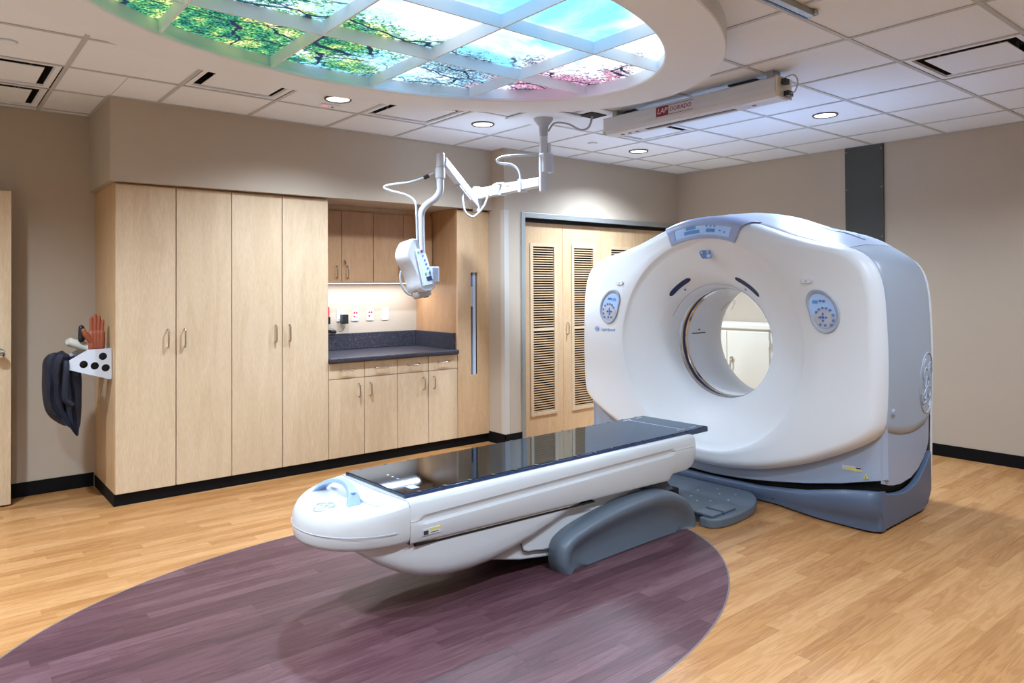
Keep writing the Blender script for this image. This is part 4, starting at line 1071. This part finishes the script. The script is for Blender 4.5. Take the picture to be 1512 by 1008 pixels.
for sg in (-1, 1):
    pf = catmull([(.10, .226), (.25, .196), (.42, .184), (.58, .210), (.72, .285), (.82, .372)], 5)
    poly = [(.03, .012), (.03, .232)]+pf+[(.82, .12), (.76, .04), (.66, .012)]
    MB().prism(poly, 'y', sg*1.145, sg*1.188).build('base_side', 'slate', gan, bevel=.012, seg=3)
    MB().box(.06, .74, sg*1.02-.08, sg*1.02+.08, 0, .0115).build('base_pad', 'black', gan)
    for u, z in ((.47, .055), (1.06, .055)):
        MB().lathe([(.016, -.0), (.016, -.004), (.010, -.005)], (fx(u)+.028+(.02 if u > 1 else -.018), sg*u, z), axis='x', n=16).build('bolt_hole', 'black', gan)
MB().box(.165, .80, -1.135, 1.135, .012, .40).build('base_light_block', 'black', gan)  # black box added to stop light showing through the base gap
# control panels
eggz = [(380, 188), (500, 205), (620, 265), (730, 360), (800, 470), (830, 600), (815, 730), (740, 840), (640, 895), (540, 905), (430, 870), (340, 800), (270, 690), (230, 560), (190, 460), (175, 370), (200, 280), (270, 210)]
eg = [(.76+(x-175)/655*.213, 1.436-(y-188)/717*.272) for x, y in eggz]
eg = catmull(eg, 4, closed=True); ecx = sum(p[0] for p in eg)/len(eg); ecz = sum(p[1] for p in eg)/len(eg)
ze = lambda x, y: (.76+(x-175)/655*.213, 1.436-(y-188)/717*.272)
for sg in (-1, 1):
    E_ = lambda q, lx: [(lx, sg*(ecx+(u-ecx)*q), ecz+(z-ecz)*q) for u, z in eg]
    pr_ = MB().grid([E_(1.0, .012), E_(1.0, -.004), E_(.97, -.010), E_(.86, -.009), E_(.80, -.001), E_(.78, .0)], closed=True).build('control_panel', 'rimgrey', gan, smooth=True, angle=45)
    mb = MB(); mb.v = E_(.785, -.0008); mb.f = [list(range(len(eg)))]; mb.build('panel_face', 'screenblue', pr_)
    cu_, cz_ = ze(535, 660)
    mb = MB(); n = 36
    mb.lathe([(.064, -.001), (.064, -.004), (.060, -.005)], (0, sg*(cu_-.002), cz_), axis='x', n=n); mb.build('keypad', 'padgrey', pr_, smooth=True)
    for x, y in ((385, 562), (437, 515), (508, 490), (580, 495), (653, 525), (710, 605), (714, 690), (462, 378), (533, 382), (675, 765), (462, 765), (562, 770)):
        u, z = ze(x, y); MB().lathe([(.0085, -.003), (.0085, -.008), (.006, -.009)], (0, sg*u, z), axis='x', n=10).build('button', 'midblue', pr_)
    u0, z0 = ze(518, 645)
    MB().lathe([(.0085, -.003), (.0085, -.009), (.004, -.0075)], (0, sg*u0, z0), axis='x', n=12).build('button', 'keyblue', pr_)
    for dx, dz in ((0, .021), (0, -.021), (.021, 0), (-.021, 0)):
        a = math.atan2(dz, dx); tri = [(sg*(u0+dx)+.010*math.cos(a+t_)*sg if False else sg*(u0+dx+.0105*math.cos(a+t_)), z0+dz+.0105*math.sin(a+t_)) for t_ in (0, 2.3, -2.3)]
        MB().prism(tri, 'x', -.003, -.009).build('button', 'keyblue', pr_)
    u, z = ze(360, 395); MB().box(-.003, -.001, sg*u-.017, sg*u+.017, z-.010, z+.010).build('readout', 'screendark', pr_)
    # pill button
    pl = []
    for k in range(24):
        a = 2*math.pi*k/24; pl.append((sg*.765+.022*(1 if math.cos(a) > 0 else -1)+.016*math.cos(a), 1.487+.016*math.sin(a)))
    pb = MB().prism(pl, 'x', .008, -.006).build('pill_button', 'padgrey', gan, bevel=.003)
    pl2 = [(sg*.765+(a-sg*.765)*.84, 1.487+(b_-1.487)*.78) for a, b_ in pl]
    MB().prism(pl2, 'x', .006, -.0075).build('pill_face', 'gantry_white', pb)
    MB().lathe([(.008, -.0078), (.008, -.0082)], (0, sg*.765, 1.487), axis='x', n=14, cap0=False).build('pill_icon', 'padgrey', pb)
    # laser slots
    rows = []
    for k in range(25):
        t_ = k/24; ph = sg*R_(21.5+26*t_); w_ = .0155*max(0.02, (1-abs(2*t_-1)**7))**.5
        rows.append([SP(ph, .503+w_*q, .0022) for q in (-1, -.5, 0, .5, 1)])
    MB().grid(rows).build('laser_slot', 'navy', gan)
    ph = sg*R_(33); MB().grid([[SP(ph+sg*R_(d), .462+e, .002) for e in (-.006, .006)] for d in (-1.0, 1.0)]).build('slot_mark', 'midblue', gan)
    # slit on the bore wall
    ph = sg*R_(84); MB().grid([[(lx, .3965*math.sin(ph+d), ZQ+.3965*math.cos(ph+d)) for d in (-.009, .009)] for lx in (.43, .49, .55, .61)]).build('laser_slit', 'black', gan)
    MB().grid([[(lx, .3965*math.sin(ph+d-.07*sg), ZQ+.3965*math.cos(ph+d-.07*sg)) for d in (-.014, .014)] for lx in (.51, .53)]).build('slit_mark', 'seam', gan)
# thin moulding lines above the bore
for r0, r1, lo, hi, nm in ((.412, .430, -64, 64, 'lip_line'),):
    MB().tube([SP(R_(lo+(hi-lo)*k/40), r1-.018*abs(2*k/40-1)**3*0, .0003) for k in range(41)], .0014, 5).build(nm, 'midblue', gan)
MB().tube([(.40+.11*math.cos(R_(d*1.0))*0+.42-.07*math.cos(R_(180*k/30)), .397*math.sin(R_(58-50*math.sin(R_(180*k/30))*0-16*math.sin(R_(180*k/30)))), ZQ+.397*math.cos(R_(58-16*math.sin(R_(180*k/30))))) for k in range(31) for d in (0,)], .0012, 5).build('liner_line', 'seam', gan)
# crown display
rows = []
dph = 20.5
rls = [(.752, -.001), (.754, .008), (.762, .011), (.80, .011), (.845, .011)]
cols = [-dph+2*dph*k/32 for k in range(33)]
for r, off in rls: rows.append([SP(R_(a*(1.0 if r > .765 else .985)), r, off) for a in cols])
for k in range(1, 8):
    rw = []
    for a in cols:
        R = rad(R_(a), hd); s = math.sin(R_(90*k/7)); r = max(.85, R-.06+.072*s); lx = -.002+.10*(1-math.cos(R_(90*k/7)))-.008*(1-k/7)
        rw.append((lx, r*math.sin(R_(a*(1+.02*k))), ZQ+r*math.cos(R_(a*(1+.02*k)))))
    rows.append(rw)
rows.append([(p[0]+.10, p[1], p[2]+.006) for p in rows[-1]])
MT['dispblue'] = plain('display_housing_blue', (0.36, 0.47, 0.75), 0.35)
dp = MB().grid(rows).build('display_housing', 'dispblue', gan, smooth=True, angle=50)
sp_ = lambda a, r, off: SP(R_(a), r, off)
MB().grid([[sp_(a, r, .0125) for a in [-16.3+32.6*k/24 for k in range(25)]] for r in (.778, .80, .83, .856)]).build('display_screen', 'screenblue', dp)
MB().tube([sp_(-16.3+32.6*k/24, .858, .0125) for k in range(25)], .003, 5).build('screen_edge', 'keyblue', dp)
MB().tube([sp_(16.3, .778+.08*k/6, .0125) for k in range(7)], .002, 5).build('screen_edge', 'keyblue', dp)
for a0, a1, r0, r1 in ((3.5, 9.2, .822, .846), (1.2, 10.5, .790, .816), (-7.8, -2.6, .796, .820)):
    MB().grid([[sp_(a0+(a1-a0)*k/6, r, .0138) for k in range(7)] for r in (r0, r1)]).build('screen_block', 'screendark', dp)
for a0, r0 in ((-2.8, .838), (-5.0, .838), (-7.2, .838), (-10.5, .812), (-13.2, .806), (12.6, .80), (10.3, .838), (.1, .806)):
    MB().grid([[sp_(a0+d, r, .0138) for d in (-.5, .5)] for r in (r0-.006, r0+.006)]).build('screen_icon', 'padgrey' if a0 > 0 else 'screendark', dp)
# small dark panel below the display
pl = [(-.045, 1.712), (.028, 1.716), (.040, 1.708), (.043, 1.695), (.022, 1.660), (.012, 1.655), (-.050, 1.655), (-.056, 1.662)]
pl = [(-u*1.0, z) for u, z in pl]
sp2 = MB().prism([(-a, b_) for a, b_ in pl], 'x', .03, cover_lx(.65)-.026).build('aux_panel', 'midblue', gan, bevel=.003)
for u, z in ((.018, 1.698), (-.030, 1.700)):
    MB().lathe([(.009, 0), (.009, -.003), (.005, -.004)], (cover_lx(.65)-.026, u, z), axis='x', n=12).build('aux_key', 'padgrey', sp2)
MB().box(cover_lx(.65)-.028, cover_lx(.65)-.02, -.052, -.022, 1.662, 1.684).build('aux_key', 'screenblue', sp2)
# logo and lettering on the white cover
lgo = MB().lathe([(.023, .004), (.023, -.0015)], (.004, 1.012, 1.118), axis='x', n=32).build('logo_disc', 'logoblue', gan)
mb = MB()
monogram(lambda x, y: (.0016, 1.012-.018*x, 1.118+.020*y), .0011, 'logo_lines', 'gantry_white', lgo, 4)
text('LightSpeed', .033, 'logoblue', gan, (.0012, .893, 1.115), (0, -1, 0), (0, 0, 1), 'lettering', shear=.2)
# warning stickers on the skirt
st = MB().box(.1105, .113, -1.045, -.925, .322, .350).build('warning_label', 'white', gan)
MB().box(.109, .1106, -1.005, -.958, .327, .344).build('label_field', 'yellow', st)
MB().box(.109, .1106, -1.042, -1.010, .326, .336).build('label_field', 'yellow', st)
MB().box(.109, .1106, -1.042, -1.010, .340, .346).build('label_text', 'black', st)
MB().prism([(-.934, .327), (-.950, .327), (-.942, .343)], 'x', .109, .1106).build('label_triangle', 'yellow', st)
wt = MB().prism([(-1.055, .292), (-1.085, .292), (-1.07, .318)], 'x', .108, .113).build('warning_triangle', 'yellow', gan)
MB().box(.1068, .1082, -1.0715, -1.0685, .297, .310).build('triangle_mark', 'black', wt)

# ------------------------------------------------------------------ patient table (same frame as the gantry, root at its foot)
T0 = Vector((-1.2, 0, 0))
rot = Matrix.Rotation(GTH, 3, 'Z')
tab = thing('patient_table', 'white scanner table with a glossy black flat top and grey foot', 'table', GO+rot @ T0, rotz=GTH, local=True)
_put0 = put
def put(o, parent):
    if parent is tab:
        o.parent = tab; o.matrix_parent_inverse = Matrix.Translation(-T0)
    else: _put0(o, parent)
TB = tab
def both(sec): return sec+[(-y, z) for y, z in reversed(sec)]
# upper body with its long side groove
lxs = [-2.655, -2.64, -2.625, -2.605, -2.59, -2.575, -2.55, -2.4, -2.1, -1.8, -1.5, -1.2, -.95, -.87, -.845, -.825, -.815, -.80, -.785, -.77, -.75, -.70, -.65, -.61, -.58, -.56, -.545, -.537]
def body_sec(lx):
    bot = interp(lx, [-2.655, -.83, -.815, -.79, -.64, -.60, -.57, -.55, -.537], [.338, .285, .292, .318, .320, .330, .350, .375, .41])
    w_ = interp(lx, [-2.655, -.60, -.56, -.545, -.537], [.322, .322, .318, .310, .298])
    g = interp(lx, [-2.612, -2.575, -.81, -.77], [0, .013, .013, 0]); hs = interp(lx, [-2.612, -2.575, -.81, -.77], [.35, 1, 1, .35])
    zc_ = interp(lx, [-2.6, -.78], [.440, .462]); hw = .016*hs
    tz = interp(lx, [-2.655, -.57, -.537], [.535, .535, .528])
    sec = [(-w_*.6, bot), (-w_+.035, bot+.001), (-w_+.008, bot+.012), (-w_, bot+.03), (-w_-.004, zc_-hw-.012), (-w_-.003, zc_-hw-.004), (-w_+g-.002, zc_-hw+.006*hs), (-w_+g, zc_), (-w_+g-.004, zc_+hw-.006*hs), (-w_-.001, zc_+hw+.006), (-w_, zc_+hw+.016), (-w_+.004, tz-.022), (-w_+.014, tz-.008), (-w_+.03, tz-.001), (-w_*.5, tz)]
    return both(sec)
rows = [[(lx, y, z) for y, z in body_sec(lx)] for lx in lxs]
m_ = len(rows[0]); b = MB().grid(rows, closed=True); b.f += [list(range(m_)), list(range((len(lxs)-1)*m_, len(lxs)*m_))]
b.build('table_body', 'table_white', TB, smooth=True, angle=40)
# rounded head end
rows = []
NT = 48
tt = [math.pi*(k/NT)-math.pi/2 for k in range(NT+1)]
lev = [(.55, .345, 0), (.90, .345, 0), (.965, .352, 0), (.99, .370, 0), (1.0, .40, 0), (1.0, .428, .2), (.993, .452, .5), (.975, .476, .8), (.94, .496, 1), (.89, .510, 1), (.80, .519, .9), (.60, .517, .7), (.30, .513, .4), (.02, .511, 0)]
ysc = [.18, .285, .308, .318, .323, .325, .325, .324, .321, .314, .300, .235, .12, .005]
for (s, z, k_), yw in zip(lev, ysc):
    rows.append([(-2.657-.36*s*math.cos(t_)**.85 if math.cos(t_) > 1e-6 else -2.657, yw*math.sin(t_), z-.014*k_*math.cos(t_)+(.010*(1-math.cos(t_))**3 if z > .49 else 0)) for t_ in tt])
# keep the seam side closed
h = MB().grid(rows); h.build('table_head', 'table_white', TB, smooth=True, angle=60)
MB().box(-2.6570, -2.6552, -.319, .319, .345, .512).build('head_seam', 'seam', TB)
MB().tube([(-2.658-.3615*math.cos(t_)**.85 if math.cos(t_) > 1e-6 else -2.658, .3315*math.sin(t_), .416-.02*math.cos(t_)*0) for t_ in tt[2:-2]], .0016, 5).build('head_line', 'padgrey', TB)
# pale plate and blue carrying handle
MB().box(-2.775, -2.6575, -.235, .235, .505, .5215).build('head_plate', plain('pale_plate', (0.60, 0.66, 0.74), 0.35), TB, bevel=.003)
hp = catmull([(-2.835, .195, .500), (-2.82, .172, .535), (-2.79, .125, .560), (-2.772, .065, .564), (-2.780, -.01, .558), (-2.803, -.085, .543), (-2.825, -.140, .500)], 6)
rows = []
for i, p in enumerate(hp):
    f = i/(len(hp)-1); wd = .020+.022*abs(2*f-1)**2; th = .012
    rows.append([(p[0]-wd, p[1], p[2]-th*.6), (p[0]-wd*.7, p[1], p[2]+th), (p[0]+wd*.7, p[1], p[2]+th), (p[0]+wd, p[1], p[2]-th*.6)])
hm = MB().grid(rows, closed=True); hm.f += [[0, 1, 2, 3], [4*(len(hp)-1)+k for k in range(4)]]
hnd = hm.build('carry_handle', plain('handle_blue', (0.33, 0.47, 0.74), 0.35), TB, smooth=True, angle=60, bevel=.004)
MB().lathe([(.011, -.003), (.011, .003)], (-2.806, -.092, .5505), n=14).build('release_button', 'midblue', hnd)
em = MB()
def headz(x, y):
    q = math.hypot((x+2.658)/.36, y/.33); return interp(q, [0, .25, .55, .76, .88, .94], [.511, .512, .511, .506, .497, .485])
monogram(lambda x, y: (-2.925-.046*y, -.05+.046*x*-1, headz(-2.925-.046*y, -.05-.046*x)+.0035), .003, 'emblem', 'padgrey', TB, 6)
# flat carbon top
MB().box(-2.65, -.345, -.265, .265, .5385, .552).build('table_top', 'carbon', TB, bevel=.004, seg=3)
MB().box(-2.645, -.40, -.259, .259, .5365, .5384).build('top_shadow_gap', 'black', TB)
for sg in (-1, 1):
    MB().box(-2.65, -.352, sg*.262-.010, sg*.262+.010, .5205, .548).build('edge_rail', 'carbon_edge', TB, bevel=.004)
    for k in range(16):
        lx = -2.57+.143*k; mb = MB(); mb.lathe([(.011, .0), (.011, .0042), (.008, .005)], (lx, sg*.2625, .548), n=10); mb.build('index_notch', 'blackplastic', TB)
MB().box(-.352, -.338, -.262, .262, .526, .5505).build('top_end', 'carbon_edge', TB, bevel=.005)
MB().box(-.556, -.550, -.20, .215, .5520, .5526).build('end_line', 'white', TB)
for y in (-.215, .225): MB().box(-.565-.04, -.565+.04, y-.004, y+.004, .5520, .5526).build('end_mark', 'white', TB)
for y in (-.215, .225): MB().box(-.44-.03, -.44+.03, y-.004, y+.004, .5520, .5526).build('end_mark', 'white', TB)
MB().box(-2.58, -2.535, -.215, -.160, .5520, .5526).build('top_label', 'screenblue', TB)
for k in range(3): MB().lathe([(.006, 0), (.006, .0008)], (-2.53+.0*k, -.02+.045*k, .552), n=10).build('top_dot', 'screenblue', TB)
# belly under the body
bx_ = [-2.87, -2.84, -2.80, -2.74, -2.66, -2.58, -2.50, -2.42, -2.30, -2.18, -2.05, -1.92, -1.78, -1.64, -1.52, -1.44]
bzv = [.352, .322, .290, .248, .203, .172, .151, .138, .131, .136, .154, .183, .228, .280, .318, .334]
rows = []
for x, zb in zip(bx_, bzv):
    top = interp(x, [-2.87, -1.44], [.356, .338]); h = max(.002, top-zb)
    w_ = interp(x, [-2.87, -2.80, -2.70, -2.60, -2.5, -1.44], [.20, .245, .28, .296, .305, .305])
    rw = [(-w_, top), (-w_-.001, zb+h*.55), (-w_+.002, zb+h*.30), (-w_+.014, zb+h*.13), (-w_+.035, zb+h*.04), (-w_+.07, zb)]
    rows.append([(x, y, z) for y, z in both(rw)])
n = len(rows[0]); b = MB().grid(rows, closed=True); b.f += [list(range(n)), list(range((len(bx_)-1)*n, len(bx_)*n))]
b.build('belly_cover', 'table_white', TB, smooth=True, angle=50)
MB().prism([(-2.62, .3365), (-1.47, .303), (-1.47, .294), (-2.62, .3275)], 'y', -.3085, .3085).build('body_seam', 'black', TB)
lb_ = MB().box(-2.592, -2.500, -.3275, -.3225, .372, .400).build('side_label', 'table_white', TB)
MB().box(-2.555, -2.500, -.3282, -.3274, .390, .399).build('label_field', 'yellow', lb_)
MB().box(-2.590, -2.565, -.3282, -.3274, .374, .392).build('label_icon', 'seam', lb_)
MB().box(-2.553, -2.510, -.3282, -.3274, .378, .381).build('label_text', 'seam', lb_)
# lifting arm and its cover
arm = [(-2.19, .145), (-1.95, .085), (-1.72, .050), (-1.30, .055), (-.95, .10), (-.88, .2), (-1.10, .315), (-1.45, .345)]
MB().prism(arm, 'y', -.245, .245).build('lift_arm', 'table_white', TB, bevel=.008)
cov = [(-1.965, .200), (-1.945, .135), (-1.915, .122), (-1.86, .116), (-1.815, .106), (-1.72, .100), (-1.62, .11), (-1.05, .29), (-1.12, .318), (-1.43, .327)]
MB().prism(cov, 'y', -.262, .262).build('arm_cover', 'table_white', TB, bevel=.006)
MB().tube([(-1.968, -.258, .198), (-1.948, -.2585, .133), (-1.915, -.2585, .119), (-1.86, -.2585, .113), (-1.815, -.2585, .103), (-1.74, -.2585, .098)], .002, 5).build('arm_seam', 'seam', TB)
# base and wings
MB().box(-1.66, -.58, -.27, .27, .0, .085).build('base_plate', 'footgrey', TB, bevel=.01)
MB().box(-1.15, -.62, -.235, .235, .0855, .20).build('bellows', 'black', TB)
MB().prism([(-1.25, .20), (-.70, .17), (-.66, .20), (-.75, .285), (-1.05, .30)], 'y', -.225, .225).build('upper_link', 'footgrey', TB, bevel=.006)
wing = catmull([(-1.765, .0), (-1.782, .05), (-1.778, .115), (-1.75, .160), (-1.68, .193), (-1.58, .218), (-1.42, .245), (-1.25, .263), (-1.08, .271), (-.95, .265), (-.84, .240), (-.74, .190), (-.675, .125), (-.645, .06), (-.642, .012), (-.66, .0)], 4)
wcx, wcz = -1.2, .0
for sg in (-1, 1):
    rows = []
    def W(q, y, dz=0): return [(wcx+(x-wcx)*(1-(1-q)*.35), sg*y, max(0.0, z*q+dz if z > .001 else 0)) for x, z in wing]
    def scoop(row, dep):
        out = []
        for (x, y, z) in row:
            out.append((x, y-sg*dep, z))
        return out
    rows = [W(.97, .262), W(1.0, .275), W(1.0, .345), W(.985, .368), W(.95, .382), W(.88, .388), W(.80, .385), W(.68, .368), W(.52, .352), W(.30, .350), W(.02, .366)]
    n = len(rows[0]); b = MB().grid(rows); b.f.append(list(range(n)))
    b.build('foot_wing', 'footgrey', TB, smooth=True, angle=50)

# ------------------------------------------------------------------ floor platform with foot pedals between table and gantry
FO = Vector((-.35, 0, 0))
fp = thing('foot_platform', 'grey blue floor plate with foot pedals between table and gantry', 'platform', GO+rot @ FO, rotz=GTH, local=True)
_put1 = put
def put(o, parent):
    if parent is fp:
        o.parent = fp; o.matrix_parent_inverse = Matrix.Translation(-FO)
    else: _put1(o, parent)
pe = [(.092, -.30), (.05, -.36), (-.04, -.43), (-.16, -.485), (-.30, -.512), (-.45, -.520), (-.57, -.505), (-.625, -.46), (-.632, -.39)]
pe = [pe[0]]+catmull(pe, 4)[1:]
pln = pe+[(-.572, -.388), (-.572, .388)]+[(x, -y) for x, y in reversed(pe)]
MB().prism(pln, 'z', .0, .058).build('plate', 'footgrey', fp, bevel=.012, seg=3)
rim = [(x*.93-.015, y*.90) for x, y in pe]
for x0, x1 in ((-.600, -.492), (-.468, -.340)):
    MB().box(x0, x1, -.465, -.335, .0585, .074).build('foot_pedal', 'footgrey', fp, bevel=.006)
MB().box(-.487, -.473, -.470, -.33, .0585, .066).build('pedal_groove', 'navy', fp)
MB().box(-.60, -.32, -.328, -.321, .0585, .070).build('pedal_ridge', 'footgrey', fp, bevel=.003)
for x, y, a, b_ in ((-.40, -.33, .018, .010), (-.52, -.33, .012, .016), (-.30, -.25, .02, .008), (-.20, -.32, .014, .010), (-.12, -.20, .018, .006), (-.05, -.28, .012, .010), (-.30, -.10, .02, .01), (-.15, -.05, .016, .008), (-.36, -.19, .012, .012), (-.02, -.12, .014, .006)):
    MB().box(x-a/2, x+a/2, y-b_/2, y+b_/2, .0585, .0592).build('printed_symbol', 'padgrey', fp)
MB().box(-.55, -.42, .02, .14, .0585, .075).build('end_stop', 'padgrey', fp, bevel=.006)
for o in list(bpy.data.objects):
    if '_world' in o: del o['_world']
